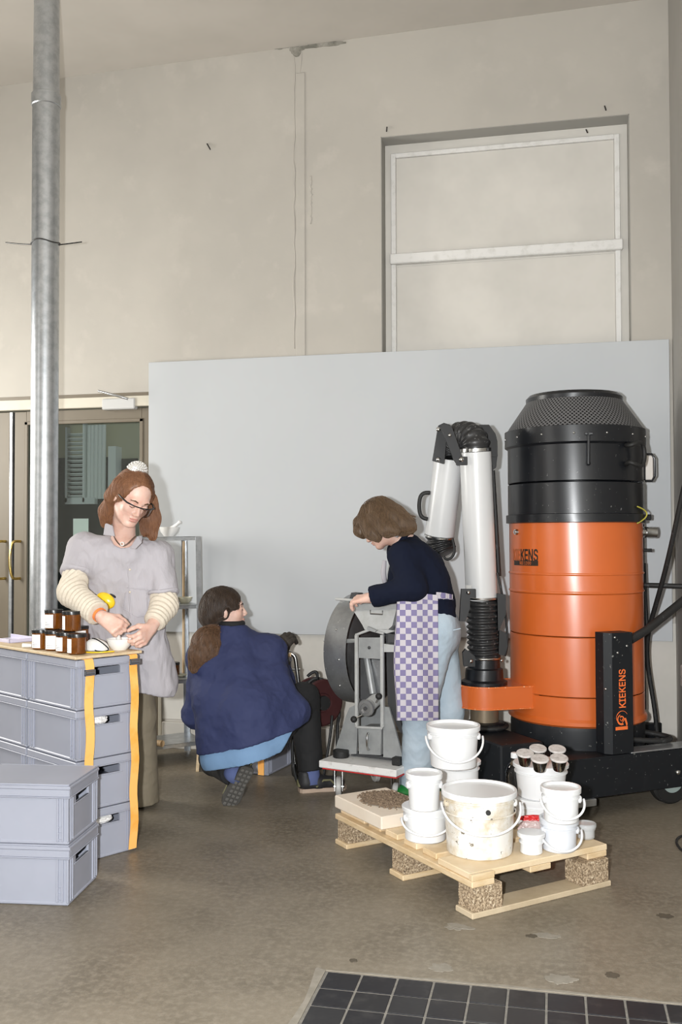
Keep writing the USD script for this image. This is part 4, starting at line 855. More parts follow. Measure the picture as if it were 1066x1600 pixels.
# ------------------------------------------------------------------ grinding machine on its white dolly
mat('machine_grey', (.36, .37, .37), .42, metal=.25, var=(12, .42, .7, (.29, .30, .30)), bump=(50, .06, .002))
mat('machine_pale', (.46, .465, .455), .45, var=(15, .45, .7, (.38, .38, .36)))
mat('wheel_steel', (.40, .41, .42), .36, metal=.75, var=(7, .40, .65, (.27, .275, .28)), var2=(40, .62, .68, (.55, .55, .55)))
mat('wheel_inner', (.12, .12, .122), .6, metal=.3, var=(8, .4, .7, (.07, .07, .07)))
mat('dark_plate', (.05, .05, .052), .6)
mat('dolly_white', (.80, .79, .77), .4, var=(18, .58, .7, (.60, .58, .55)))
mat('red_edge', (.55, .03, .03), .5)
mat('rust', (.25, .15, .10), .8, var=(60, .4, .6, (.5, .45, .38)))
DA = math.radians(-17); du = np.array([math.cos(DA), math.sin(DA), 0]); dn = np.array([-du[1], du[0], 0])
DZ0, DZ1 = .150, .192
D0 = PZ(498, 1201, DZ0); D0[2] = 0
def DP(u, n, z): q = D0 + du * u + dn * n; return np.array([q[0], q[1], z])
dl = thing('dolly', 'white wooden dolly on swivel casters under the grinding machine', 'dolly', D0, DA)
part(dl, 'deck', bx(0, .44, 0, .52, DZ0 + .006, DZ1, .004), LOOKS['dolly_white'])
part(dl, 'red_underside', bx(.02, .44, .004, .50, DZ0, DZ0 + .006), LOOKS['red_edge'], label='red painted underside strip')
for u, n, a in ((.075, .075, 2.05), (.39, .10, 1.85), (.10, .44, 2.4), (.38, .44, 1.6)): caster((u, n, 0), .052, parent=dl, ang=a, hgt=DZ0)
gm = thing('grinding_machine', 'grey metal grinding machine with a big round drum on the white dolly', 'machine', [*D0[:2], DZ1], DA)
MM = np.linalg.inv(frame_matrix(np.array([D0[0], D0[1], DZ1]), du, dn, (0, 0, 1)))
def loc(P): return (MM @ np.append(P, 1))[:3]
N1 = .14                                              # depth of the front plates behind the dolly's front edge
def on_n(px, py, n):                                  # point of the plane at depth n of the machine, in its own frame
    d = ray(px, py); o = D0 + dn * n; t = np.dot(o - EYE, dn) / np.dot(d, dn); return loc(EYE + d * t)
def plate(pts, n, th, b=.0):
    P = [on_n(x, y, n) for x, y in pts]; return mv(prism(Polygon([(p[0], max(p[2], .0015)) for p in P]), th, axis='y'), 0, n, 0)
part(gm, 'side_leg', plate([(521, 1181), (541, 1118), (546, 1106), (556, 1101), (560, 1104), (557, 1178)], N1, .012), LOOKS['machine_grey'])
part(gm, 'side_leg', plate([(599, 1183), (599, 1104), (608, 1105), (628, 1178), (628, 1186)], N1 - .02, .012), LOOKS['machine_grey'])
part(gm, 'side_leg', plate([(540, 1172), (556, 1104), (604, 1104), (626, 1174)], N1 + .22, .012), LOOKS['machine_grey'])
for u in (558, 598):
    a, b = on_n(u, 1136, N1 - .03), on_n(u, 992, N1 - .03); part(gm, 'upright', bx(a[0] - .0085, a[0] + .0085, N1 - .04, N1 - .02, a[2], b[2], .002), LOOKS['machine_pale'])
part(gm, 'upright_plate', plate([(561, 996), (596, 996), (596, 1030), (561, 1028)], N1 - .028, .006), LOOKS['machine_grey'])
part(gm, 'plate_bolt', ball(on_n(577, 1012, N1 - .03), .008, 2, (1, 1, 1)), LOOKS['dark_plate'], True)
part(gm, 'top_brace', tube([on_n(556, 992, N1 - .03), on_n(578, 984, N1 - .03), on_n(600, 990, N1 - .03)], .007, 8), LOOKS['machine_pale'], 30)
part(gm, 'top_brace', plate([(586, 984), (604, 990), (618, 986), (604, 983)], N1 - .02, .05), LOOKS['machine_pale'])
part(gm, 'cross_bar', tube([on_n(556, 1130, N1 - .035), on_n(558, 1136, N1 - .035), on_n(597, 1138, N1 - .035), on_n(599, 1132, N1 - .035)], .007, 8), LOOKS['machine_pale'], 30)
dw = part(gm, 'drawer', plate([(560, 1138), (596, 1138), (595, 1180), (561, 1178)], N1 - .03, .14), LOOKS['machine_grey'])
part(dw, 'drawer_handle', tube(curve([on_n(576, 1146, N1 - .032), on_n(574, 1149, N1 - .055), on_n(574, 1168, N1 - .055), on_n(577, 1171, N1 - .032)], 20), .0055, 8), LOOKS['band_steel'], True)
part(gm, 'inner_panel', plate([(563, 1030), (598, 1030), (598, 1104), (563, 1104)], N1 + .12, .006), LOOKS['wheel_inner'])
part(gm, 'inner_tube', tube([on_n(573, 1028, N1 + .05), on_n(583, 1084, N1 + .03)], .018, 12), LOOKS['machine_grey'], 40)
part(gm, 'inner_plate', plate([(581, 1030), (596, 1032), (596, 1088), (583, 1086)], N1 + .06, .004), LOOKS['wheel_steel'])
part(gm, 'hopper', plate([(551, 952), (620, 950), (613, 978), (606, 984), (570, 984), (566, 976)], N1 - .02, .12), LOOKS['machine_pale'])
part(gm, 'hopper_rim', plate([(549, 944), (621, 943), (621, 952), (551, 954)], N1 - .03, .15), LOOKS['machine_grey'])
part(gm, 'hopper_latch', tube([on_n(579, 953, N1 - .04), on_n(579, 959, N1 - .045), on_n(598, 960, N1 - .045), on_n(598, 954, N1 - .04)], .004, 6), LOOKS['band_steel'])
part(gm, 'wing_nut', plate([(574, 979), (588, 985), (586, 988), (573, 984)], N1 - .05, .02), LOOKS['machine_grey'])
part(gm, 'belt_guard', plate([(603, 992), (616, 968), (621, 1010), (621, 1100), (630, 1148), (624, 1142), (606, 1100)], N1 + .03, .10), LOOKS['dark_plate'], label='dark belt guard')
part(gm, 'clamp_block', plate([(600, 1006), (618, 1008), (618, 1019), (600, 1019)], N1 - .03, .05), LOOKS['machine_pale'])
part(gm, 'motor_cap', plate([(607, 990), (620, 992), (619, 1004), (606, 1004)], N1 - .03, .05), LOOKS['dark_plate'])
# feed screw with two knobs
a, b = on_n(589, 1092, N1 + .05), on_n(571, 1107, N1 - .11)
def along(prof, p, q, n=28):
    ax = unit(np.array(q) - p); x = unit(np.cross([0, 0, 1], ax)); return put(lathe(prof, n), frame_matrix(p, x, np.cross(ax, x), ax))
Lf = np.linalg.norm(b - a)
part(gm, 'feed_screw', along([(0, 0), (.030, 0)] + [(.030 + .003 * (k % 2), .01 + k * .008) for k in range(int((Lf - .05) / .008))] + [(.034, Lf - .04), (.034, Lf - .012), (0, Lf - .012)], a, b), LOOKS['machine_pale'], 30)
part(gm, 'feed_disc', along([(0, Lf - .014), (.042, Lf - .014), (.044, Lf - .008), (.040, Lf), (.026, Lf + .001), (.024, Lf - .003), (0, Lf - .003)], a, b, 40), LOOKS['wheel_steel'], 30)
part(gm, 'feed_hub', along([(0, Lf - .003), (.009, Lf - .003), (.009, Lf + .008), (0, Lf + .008)], a, b), LOOKS['dark_plate'], 30)
for kn, rd in (((592, 1088), (588, 1098)), ((553, 1124), (566, 1117))):
    kp = on_n(*kn, N1 - .10); part(gm, 'knob', ball(kp, .0165, 3), LOOKS['black_rubber'], True); part(gm, 'knob_rod', cyl(kp, on_n(*rd, N1 - .08), .004, n=8), LOOKS['band_steel'])
part(gm, 'foot', mv(lathe([(0, 0), (.040, 0), (.042, .006), (.042, .034), (.038, .038), (0, .038)], 28), *(on_n(533, 1186, N1 - .02) * [1, 1, 0] + [0, 0, 0])), LOOKS['black_rubber'], 30)
q = on_n(623, 1186, N1 - .03); part(gm, 'foot', bx(q[0] - .025, q[0] + .02, q[1] - .03, q[1] + .03, 0, .04, .004), LOOKS['black_rubber'])
part(gm, 'cross_tube', bx(.10, .42, N1 + .02, N1 + .06, .004, .022, .002), LOOKS['dark_plate'])
# the round drum (shallow pan) with its opening turned to the right
WA = math.radians(-34) ; wa = np.array([math.cos(WA), math.sin(WA)]); wa = np.array([wa[0] * math.cos(YAW) - wa[1] * math.sin(YAW), wa[0] * math.sin(YAW) + wa[1] * math.cos(YAW), 0])
WC = PD(572, 1013, 5.20); wl = loc(WC); wax = MM[:3, :3] @ wa
RW = .292
Mw = frame_matrix(wl, np.cross([0, 0, 1], wax), [0, 0, 1], wax)
Mw = frame_matrix(wl, np.cross([0, 0, 1.0], wax), np.array([0, 0, 1.0]), wax)
part(gm, 'drum_rim', put(lathe([(RW - .004, -.075), (RW, -.075), (RW, .060), (RW - .004, .060), (RW - .006, -.07)], 80), Mw), LOOKS['wheel_steel'], 30)
part(gm, 'drum_back', put(lathe([(0, -.074), (RW - .004, -.074), (RW - .004, -.066), (0, -.066)], 80), Mw), LOOKS['wheel_inner'], 30)
part(gm, 'drum_cone', put(lathe([(.05, -.066), (.22, -.060), (.22, -.055), (.05, -.02), (0, -.02)], 48), Mw), LOOKS['wheel_inner'], 30)
def rim_pt(ang, z, r=RW): return (Mw @ np.array([math.cos(ang) * r, math.sin(ang) * r, z, 1]))[:3]
for k in range(12):
    a = 2 * PI * k / 12 + .1; part(gm, 'rim_bolt', ball(rim_pt(a, .02 - .03 * (k % 2), RW + .001), .006, 1), LOOKS['band_steel'], True)
part(gm, 'drum_strap', tube([on_n(507, 1001, N1 + .02), on_n(526, 1002, N1 + .0), on_n(556, 1001, N1 - .03)], [.010, .011, .010], 4), LOOKS['machine_pale'])
part(gm, 'strap_rust', tube([on_n(524, 1002, N1 + .0 - .004), on_n(533, 1002, N1 - .010)], .0115, 4), LOOKS['rust'], label='rusty patch of the strap')
part(gm, 'top_rod', tube([on_n(525, 936, N1 - .02), on_n(566, 939, N1 - .06)], .0075, 8), LOOKS['machine_pale'], 30, label='pale rod at the drum top')
part(gm, 'rim_lip', plate([(549, 926), (560, 927), (563, 944), (548, 947), (545, 940)], N1 + .02, .05), LOOKS['dark_plate'])

# ------------------------------------------------------------------ crates, trolley, cable reel and stool behind the crouching person
def floor_cam(px, py): q = PZ(px, py, 0); return q
c1, c2 = floor_cam(420, 1213), floor_cam(458, 1194)
e = unit([c2[0] - c1[0], c2[1] - c1[1], 0]); l_ = np.array([-e[1], e[0], 0]); ctr = c1 + e * .15 + l_ * .2
ang = math.atan2(l_[1], l_[0])
for k, lab in enumerate(['lowest grey lidded crate with orange strap behind the crouching person', 'middle grey lidded crate behind the crouching person', 'top grey lidded crate behind the crouching person, beside the chrome handle']):
    dup(prev, [ctr[0], ctr[1], LH * k], ang, lab, 'lidded crates behind the crouching person')
q = c1 + l_ * .045 - e * .006
t = thing('lashing_strap', 'orange lashing strap round the crates behind the crouching person', 'strap', q, ang)
part(t, 'webbing', bx(-.019, .019, .0, .002, .004, LH * 3 - .005), LOOKS['strap_orange'])
part(t, 'buckle', bx(-.022, .022, -.001, .008, .30, .33, .002), LOOKS['buckle_grey'])
hp = PZ(452, 1205, 0)
ht = thing('hand_truck', 'chrome tube hand truck standing behind the crouching person', 'hand truck', hp)
zt_, z2 = PD(452, 1023, 5.30)[2], PD(452, 1046, 5.30)[2]
a, b = PD(438, 1100, 5.30), PD(463, 1100, 5.30); 
def vert(P, z): return np.array([P[0], P[1], z]) - hp
lean = np.array([_r[0], _r[1], 0]) * .085
part(ht, 'frame', tube(curve([vert(a + lean, .02), vert(a + lean * .35, .42), vert(a, zt_ - .05), vert(a * .8 + b * .2, zt_), vert(a * .2 + b * .8, zt_), vert(b, zt_ - .05), vert(b + lean * .35, .42), vert(b + lean, .02)], 60), .012, 12), LOOKS['band_steel'], True)
part(ht, 'cross_bar', cyl(vert(a * 1.1 - b * .1, z2), vert(b * 1.25 - a * .25, z2), .006, n=10), LOOKS['band_steel'], 30)
part(ht, 'grip_wrap', tube(curve([vert(a * .92 + b * .08, zt_ - .012), vert(a * .5 + b * .5, zt_), vert(a * .3 + b * .7, zt_)], 10), .015, 12), LOOKS['wood_pale'], True, label='beige wrapped grip')
part(ht, 'toe_plate', bx(-.03, .09, -.02, .04, .0, .006).apply_translation(vert((a + b) / 2 + lean, 0)), LOOKS['steel'])
for s in (a, b): part(ht, 'wheel', put(lathe([(0, -.015), (.06, -.015), (.07, 0), (.06, .015), (0, .015)], 24), frame_matrix(vert(s + lean * .9, .07) + [0, .05, 0], (0, 1, 0), (0, 0, 1), (1, 0, 0))), LOOKS['black_rubber'], 30)
mat('reel_red', (.055, .016, .016), .45, var=(30, .45, .7, (.06, .02, .02)))
RC = PD(496, 1096, 5.30); 
rl = thing('cable_reel', 'dark red and black cable reel with tube handle beside the crouching person', 'cable reel', [RC[0], RC[1], 0])
ra_ = math.radians(-32) + YAW * 0; rax = np.array([math.cos(ra_), math.sin(ra_), 0]) * -1; rax = np.array([.70, -.714, 0])
Mr = frame_matrix((0, 0, RC[2]), np.cross([0, 0, 1.0], rax), (0, 0, 1.0), rax); RR = .128
part(rl, 'flange', put(lathe([(0, .05), (.05, .055), (.055, .062), (RR - .01, .062), (RR, .055), (RR - .004, .048), (0, .048)], 56), Mr), LOOKS['reel_red'], 30)
part(rl, 'flange', put(lathe([(0, -.062), (RR - .01, -.062), (RR, -.055), (RR - .004, -.048), (0, -.048)], 56), Mr), LOOKS['reel_red'], 30)
part(rl, 'wound_cable', put(lathe([(0, -.048)] + [(RR - .016 + .006 * math.sin(k * 1.57), -.048 + k * .004) for k in range(25)] + [(0, .048)], 56), Mr), LOOKS['black_rubber'], 40)
rp = lambda a, z, r: (Mr @ np.array([math.cos(a) * r, math.sin(a) * r, z, 1]))[:3]
part(rl, 'hub', put(lathe([(0, .06), (.04, .06), (.038, .075), (0, .078)], 28), Mr), LOOKS['black_rubber'], 30)
def rpd(px, py, Z=5.26): return PD(px, py, Z) - [RC[0], RC[1], 0]
part(rl, 'handle', tube(curve([rpd(481, 1057), rpd(488, 1051), rpd(494, 1050), rpd(496, 1055), rpd(497, 1066)], 20), .0085, 8), LOOKS['black_rubber'], True)
part(rl, 'stand', [tube(curve([rpd(497, 1060, 5.32), rpd(526, 1090, 5.32), rpd(530, 1120, 5.32), rpd(528, 1130, 5.30), [rpd(520, 1140)[0], rpd(520, 1140)[1], .012], [rpd(470, 1140)[0], rpd(470, 1140)[1], .012]], 40), .009, 8), tube(curve([rpd(497, 1060, 5.16), rpd(470, 1090, 5.14), [rpd(468, 1140, 5.14)[0], rpd(468, 1140, 5.14)[1], .012], [rpd(510, 1140, 5.14)[0], rpd(510, 1140, 5.14)[1], .012]], 40), .009, 8)], LOOKS['black_rubber'], True)
part(rl, 'loose_cable', tube(curve([rpd(519, 1118, 5.25), rpd(516, 1150, 5.22), rpd(512, 1175, 5.2), [*rpd(505, 1190, 5.2)[:2], .03], [*(PZ(490, 1199, 0) - [RC[0], RC[1], 0])[:2], .010], [*(PZ(470, 1196, 0) - [RC[0], RC[1], 0])[:2], .009], [*(PZ(458, 1186, 0) - [RC[0], RC[1], 0])[:2], .009]], 50), .008, 8), LOOKS['black_rubber'], True)
sp = PZ(306, 1206, 0)
so = thing('wooden_board', 'pale wooden board standing on edge behind the crouching person', 'board', sp, .35)
part(so, 'plank', rot(bx(0, .018, 0, .16, 0, .22, .002), .06, (0, 1, 0)), LOOKS['pine'])
# ------------------------------------------------------------------ people: implicit surfaces, one continuous skin each, clothes and hair as parts
class Field:
    def __init__(s, lo, hi, h):
        s.h, s.lo = h, np.asarray(lo, float); s.n = np.ceil((np.asarray(hi) - lo) / h).astype(int) + 1
        s.ax = [(s.lo[k] + h * np.arange(s.n[k])).astype(np.float32) for k in range(3)]; s.D = np.full(s.n, .09, np.float32)
    def box(s, lo, hi):
        i0 = np.clip(np.floor((lo - s.lo) / s.h).astype(int), 0, s.n); i1 = np.clip(np.ceil((hi - s.lo) / s.h).astype(int) + 1, 0, s.n)
        sl = tuple(slice(a, b) for a, b in zip(i0, i1))
        return sl, (s.ax[0][sl[0]][:, None, None], s.ax[1][sl[1]][None, :, None], s.ax[2][sl[2]][None, None, :])
    def put(s, fn, lo, hi, k, sub=False):
        pad = .035 + k; sl, g = s.box(np.asarray(lo, float) - pad, np.asarray(hi, float) + pad)
        if 0 in [x.stop - x.start for x in sl]: return
        d = fn(*g).astype(np.float32); A = s.D[sl]
        if sub: d = -d; t = np.clip(.5 - .5 * (d - A) / k, 0, 1); s.D[sl] = d * (1 - t) + A * t + k * t * (1 - t)
        else: t = np.clip(.5 + .5 * (d - A) / k, 0, 1); s.D[sl] = d * (1 - t) + A * t - k * t * (1 - t)
    def cone(s, a, b, ra, rb, k=.02, sub=False):
        a, b = np.asarray(a, float), np.asarray(b, float); ab = b - a; L = max(ab @ ab, 1e-9); r = max(ra, rb)
        def fn(x, y, z):
            px, py, pz = x - a[0], y - a[1], z - a[2]; t = np.clip((px * ab[0] + py * ab[1] + pz * ab[2]) / L, 0, 1)
            return np.sqrt((px - t * ab[0]) ** 2 + (py - t * ab[1]) ** 2 + (pz - t * ab[2]) ** 2) - (ra + (rb - ra) * t)
        s.put(fn, np.minimum(a, b) - r, np.maximum(a, b) + r, k, sub); return s
    def chain(s, pts, rs, k=.02):
        for i in range(len(pts) - 1): s.cone(pts[i], pts[i + 1], rs[i], rs[i + 1], k)
        return s
    def ell(s, c, r, M=None, k=.02, sub=False):
        c, r = np.asarray(c, float), np.asarray(r, float); R = np.eye(3) if M is None else np.asarray(M)[:3, :3].T
        def fn(x, y, z):
            p = (x - c[0], y - c[1], z - c[2]); q = [(R[i, 0] * p[0] + R[i, 1] * p[1] + R[i, 2] * p[2]) / r[i] for i in range(3)]
            k0 = np.sqrt(q[0] ** 2 + q[1] ** 2 + q[2] ** 2); k1 = np.sqrt((q[0] / r[0]) ** 2 + (q[1] / r[1]) ** 2 + (q[2] / r[2]) ** 2)
            return k0 * (k0 - 1) / np.maximum(k1, 1e-6)
        e = r.max(); s.put(fn, c - e, c + e, k, sub); return s
    def cut(s, p, n, k=.004):                            # keep the side that n points away from
        p, n = np.asarray(p, float), unit(n); X, Y_, Z_ = s.ax[0][:, None, None], s.ax[1][None, :, None], s.ax[2][None, None, :]
        d = ((X - p[0]) * n[0] + (Y_ - p[1]) * n[1] + (Z_ - p[2]) * n[2]).astype(np.float32); s.D = np.maximum(s.D, d); return s
    def like(s):
        g = Field.__new__(Field); g.h, g.lo, g.n, g.ax = s.h, s.lo, s.n, s.ax; g.D = np.full(s.n, .09, np.float32); return g
    def merge(s, g, k=.02):
        t = np.clip(.5 + .5 * (g.D - s.D) / k, 0, 1); s.D = (g.D * (1 - t) + s.D * t - k * t * (1 - t)).astype(np.float32); return s
    def mesh(s, fold=None, smooth=2):
        D = s.D; S = D < 0; n = s.n
        c = np.zeros(n - 1, np.int8)
        for i, j, k in np.ndindex(2, 2, 2): c += S[i:n[0] - 1 + i, j:n[1] - 1 + j, k:n[2] - 1 + k]
        cells = np.argwhere((c > 0) & (c < 8)); idx = np.full(n - 1, -1, np.int32); idx[tuple(cells.T)] = np.arange(len(cells))
        acc, cnt = np.zeros((len(cells), 3)), np.zeros(len(cells)); cor = {o: D[tuple((cells + o).T)] for o in np.ndindex(2, 2, 2)}
        for o in cor:
            for a in range(3):
                if o[a] == 0:
                    o2 = tuple(1 if q == a else o[q] for q in range(3)); A, B = cor[o], cor[o2]; ok = (A < 0) != (B < 0)
                    t = np.where(ok, A / np.where(ok, A - B, 1), 0); p = np.tile(np.array(o, float), (len(cells), 1)); p[:, a] += t
                    acc[ok] += p[ok]; cnt[ok] += 1
        V = s.lo + s.h * (cells + acc / cnt[:, None]); Q = []
        for a in range(3):
            u, v = (a + 1) % 3, (a + 2) % 3
            m0 = [slice(None)] * 3; m1 = [slice(None)] * 3; m0[a] = slice(0, -1); m1[a] = slice(1, None)
            A, B = S[tuple(m0)], S[tuple(m1)]; E = np.argwhere(A != B); E = E[(E[:, u] > 0) & (E[:, v] > 0) & (E[:, u] < n[u] - 1) & (E[:, v] < n[v] - 1)]
            inside = A[tuple(E.T)]; du_, dv_ = np.eye(3, dtype=int)[u], np.eye(3, dtype=int)[v]
            q = np.stack([idx[tuple((E - du_ - dv_).T)], idx[tuple((E - dv_).T)], idx[tuple(E.T)], idx[tuple((E - du_).T)]], 1)
            q[~inside] = q[~inside][:, ::-1]; Q.append(q)
        Q = np.vstack(Q); F = np.vstack([Q[:, [0, 1, 2]], Q[:, [0, 2, 3]]])
        m = trimesh.Trimesh(V, F, process=False)
        if smooth:
            from scipy.sparse import coo_matrix, diags
            e = np.vstack([F[:, [0, 1]], F[:, [1, 2]], F[:, [2, 0]]]); e = np.vstack([e, e[:, ::-1]]); W = coo_matrix((np.ones(len(e)), (e[:, 0], e[:, 1])), shape=(len(V), len(V))).tocsr()
            W.data[:] = 1; dg = np.asarray(W.sum(1)).ravel(); W = diags(1 / np.maximum(dg, 1)) @ W; iso = (dg == 0)[:, None]
            for k in range(smooth):
                for lam in (.5, -.53): V = np.where(iso, V, V + lam * (W @ V - V))
            m.vertices = V
        if fold is not None: m.vertices = m.vertices + m.vertex_normals * fold(m.vertices)[:, None]
        return m
def fld(pts, pad, h): P = np.asarray(pts, float); return Field(P.min(0) - pad, P.max(0) + pad, h)
def head_frame(c, fwd, roll=0.0):
    y = unit(fwd); x = unit(np.cross(y, [0, 0, 1])) * -1; z = np.cross(x, y) ; x, z = (x * math.cos(roll) + z * math.sin(roll), z * math.cos(roll) - x * math.sin(roll))
    if z[2] < 0: x, z = -x, -z
    return frame_matrix(c, x, y, z)
def HP(M, x, y, z): return (M @ np.array([x, y, z, 1.0]))[:3]
def add_head(f, M, neck, rn=.050):
    P = lambda x, y, z: HP(M, x, y, z)
    f.ell(P(0, -.012, .030), (.073, .092, .082), M, .02); f.ell(P(0, .022, -.035), (.058, .066, .078), M, .025)
    for s in (-1, 1):
        f.cone(P(s * .042, .000, -.045), P(s * .014, .068, -.090), .020, .014, .02); f.ell(P(s * .036, .060, -.020), (.020, .018, .022), M, .02)
        f.ell(P(s * .074, -.010, -.008), (.007, .018, .030), M, .006)
    f.ell(P(0, .074, -.089), (.016, .014, .013), M, .014)
    f.ell(P(0, .074, .026), (.046, .014, .014), M, .015)
    for s in (-1, 1): f.ell(P(s * .031, .094, .004), (.017, .013, .010), M, .010, True)
    for s in (-1, 1): f.ell(P(s * .031, .073, .002), (.0135, .0125, .0115), M, .004)
    f.cone(P(0, .082, .014), P(0, .102, -.026), .0065, .0095, .010)
    for s in (-1, 1): f.ell(P(s * .011, .094, -.031), (.0085, .010, .0075), M, .006)
    f.ell(P(0, .087, -.0545), (.022, .0075, .0055), M, .005); f.ell(P(0, .085, -.0645), (.019, .0075, .006), M, .005)
    f.cone(P(0, -.030, -.065), neck, rn, rn * 1.15, .03)
def face_parts(t, o, M, lids=True, lips='lip', brow='brow_brown'):
    P = lambda x, y, z: HP(M, x, y, z) - o
    part(t, 'lips', [ball(P(0, .0885, -.0545), 1.0, 3, (1, 1, 1)).apply_transform(np.eye(4)) if False else put(ball((0, 0, 0), 1, 3, (.0205, .0068, .0046)), frame_matrix(P(0, .0885, -.0548), M[:3, 0], M[:3, 1], M[:3, 2])), put(ball((0, 0, 0), 1, 3, (.0175, .0068, .0052)), frame_matrix(P(0, .0868, -.0640), M[:3, 0], M[:3, 1], M[:3, 2]))], LOOKS[lips], True)
    for s in (-1, 1):
        part(t, 'eyebrow', tube([P(s * .016, .0885, .0235), P(s * .030, .0870, .0285), P(s * .047, .0740, .0235)], [.0032, .0034, .0018], 8), LOOKS[brow], True)
        part(t, 'eyelash', tube([P(s * .019, .0835, -.0015), P(s * .031, .0862, -.0055), P(s * .043, .0800, -.0020)], .0014, 6), LOOKS[brow], True)
def add_hand(f, W, d, n, thumb, curls, spread=1.0, scale=1.0, tcurl=(.5, .3)):
    """W wrist, d to the knuckles, n out of the palm, thumb = side the thumb is on; curls: three bend angles for each finger."""
    d = unit(d); n = unit(n - d * np.dot(n, d)); s = unit(np.cross(d, n)) ; s = s if np.dot(s, thumb) > 0 else -s
    k = .006; L = [.066, .074, .069, .054]
    for i in range(4):
        kn = W + d * (.088 - .006 * abs(i - 1)) * scale + s * (.030 - .019 * i) * scale
        f.cone(W + s * (.012 - .008 * i) * scale, kn, .0165 * scale, .0105 * scale, .012)
        p, dd = kn, unit(d + s * (.06 - .05 * i) * spread)
        for j, (fr, c) in enumerate(zip((.44, .31, .25), curls[i] if np.ndim(curls[0]) else curls)):
            ax = np.cross(dd, n) if j == 0 else axis; axis = unit(np.cross(d, n))
            dd = dd * math.cos(c) + np.cross(axis, dd) * math.sin(c); q = p + dd * L[i] * fr * scale
            f.cone(p, q, (.0092 - .0007 * j) * scale, (.0086 - .0008 * j) * scale, k); p = q
    b = W + d * .022 * scale + s * .018 * scale; t1 = b + (s * .62 + d * .62 + n * .45) * .042 * scale
    f.cone(b, t1, .0165 * scale, .0115 * scale, .012); dd = unit(s * (.55 - tcurl[0]) + d * .75 + n * tcurl[0]); t2 = t1 + dd * .030 * scale; f.cone(t1, t2, .0105 * scale, .0095 * scale, k)
    dd = unit(s * (.3 - tcurl[1]) + d * .8 + n * (tcurl[1] + .2)); f.cone(t2, t2 + dd * .024 * scale, .0095 * scale, .008 * scale, k)
def folds(scale, amp, stretch=(1, 1, .45), seed=0, ridge=.6):
    def fn(v):
        p = v * np.array(stretch) * scale; a = meshkit.fbm(p + seed * 3.7, 4, seed) - .5; b = .5 - np.abs(meshkit.fbm(p * 1.7 + 11 + seed, 3, seed + 5) - .5) * 4
        return amp * (a * 2 * (1 - ridge) + ridge * b * .7)
    return fn
def grooves(M, amp=.005, sx=95, sz=11, seed=0):
    R = M[:3, :3]
    def fn(v):
        q = (v - M[:3, 3]) @ R; return amp * (meshkit.noise(q * [sx, sx, sz], seed) - .5) * 2 + amp * .5 * (meshkit.noise(q * [sx * 2.3, sx * 2.3, sz * 1.6], seed + 3) - .5)
    return fn
def strands(t, name, curves_, width, matn, off):
    c = UsdGeom.BasisCurves.Define(stage, path_for(t, name)); c.CreateTypeAttr('linear')
    P = np.vstack(curves_) - off; c.CreatePointsAttr(Vt.Vec3fArray.FromNumpy(P.astype(np.float32))); c.CreateCurveVertexCountsAttr([len(q) for q in curves_])
    c.CreateWidthsAttr(Vt.FloatArray([width])); c.SetWidthsInterpolation('constant')
    UsdShade.MaterialBindingAPI.Apply(c.GetPrim()).Bind(LOOKS[matn]); return data(c.GetPrim(), kind='stuff')
def surface_hair(t, mesh, flow, n, steps, step, matn, off, width=.0015, lift=.002, seed=1, keep=None, jitter=.25):
    """Strands that start all over the hair volume and run along its surface in the direction flow(p)."""
    from scipy.spatial import cKDTree
    rg_ = np.random.default_rng(seed); V, N = np.asarray(mesh.vertices), np.asarray(mesh.vertex_normals); tree = cKDTree(V)
    P = V[rg_.integers(0, len(V), n)]; lf = lift * (.3 + 1.2 * rg_.random(n))[:, None]; path = []
    jit = rg_.normal(0, jitter, (n, 3)); L = step * (.7 + .6 * rg_.random(n))[:, None]
    for k in range(steps):
        i = tree.query(P)[1]; nn = N[i]; Q = V[i] + nn * lf; path.append(Q)
        d = flow(Q) + jit; d = d - nn * (d * nn).sum(1, keepdims=True); d /= np.maximum(np.linalg.norm(d, axis=1, keepdims=True), 1e-6); P = Q + d * L
    A = np.stack(path, 1)
    if keep is not None: A = A[keep(A[:, 0])]
    B = (A + np.roll(A, 1, 1) + np.roll(A, -1, 1)) / 3; B[:, 0], B[:, -1] = A[:, 0], A[:, -1]
    strands(t, 'hair_strands', list(B), width, matn, off)
mat('skin', (.70, .465, .385), .48, var=(22, .42, .7, (.62, .36, .28)), sss=.12)
mat('skin_hand', (.64, .40, .32), .5)
mat('lip', (.50, .22, .18), .45)
mat('brow_brown', (.10, .055, .03), .7)
mat('hair_auburn', (.15, .062, .028), .5, var=(130, .35, .65, (.24, .11, .052)), vstretch=(1, 1, .12), var2=(7, .5, .8, (.10, .042, .02)))
mat('hair_dark', (.028, .017, .012), .45, var=(130, .35, .65, (.055, .034, .022)), vstretch=(1, 1, .15))
mat('hair_brown', (.075, .044, .024), .5, var=(130, .35, .65, (.15, .092, .05)), vstretch=(1, 1, .15))
mat('hair_pony', (.075, .040, .022), .42, var=(140, .35, .62, (.16, .085, .045)), vstretch=(1, 1, .2))
mat('linen_lilac', (.425, .405, .435), .85, var=(3, .4, .7, (.395, .375, .40)), bump=(16, .55, .022), vstretch=(1, 1, .4))
mat('knit_cream', (.66, .59, .49), .9, var=(60, .4, .7, (.60, .53, .43)), bump=(260, .3, .002))
mat('trouser_khaki', (.225, .19, .135), .85, bump=(200, .15, .002))
mat('jacket_blue', (.024, .033, .100), .8, var=(3, .4, .7, (.021, .028, .085)), bump=(11, .4, .02))
mat('denim_light', (.17, .29, .47), .85, bump=(300, .2, .002)); mat('hem_edge', (.38, .46, .55), .9)
mat('trouser_black', (.012, .012, .013), .85, bump=(200, .15, .002))
mat('sock_blue', (.10, .13, .28), .9, bump=(300, .2, .002))
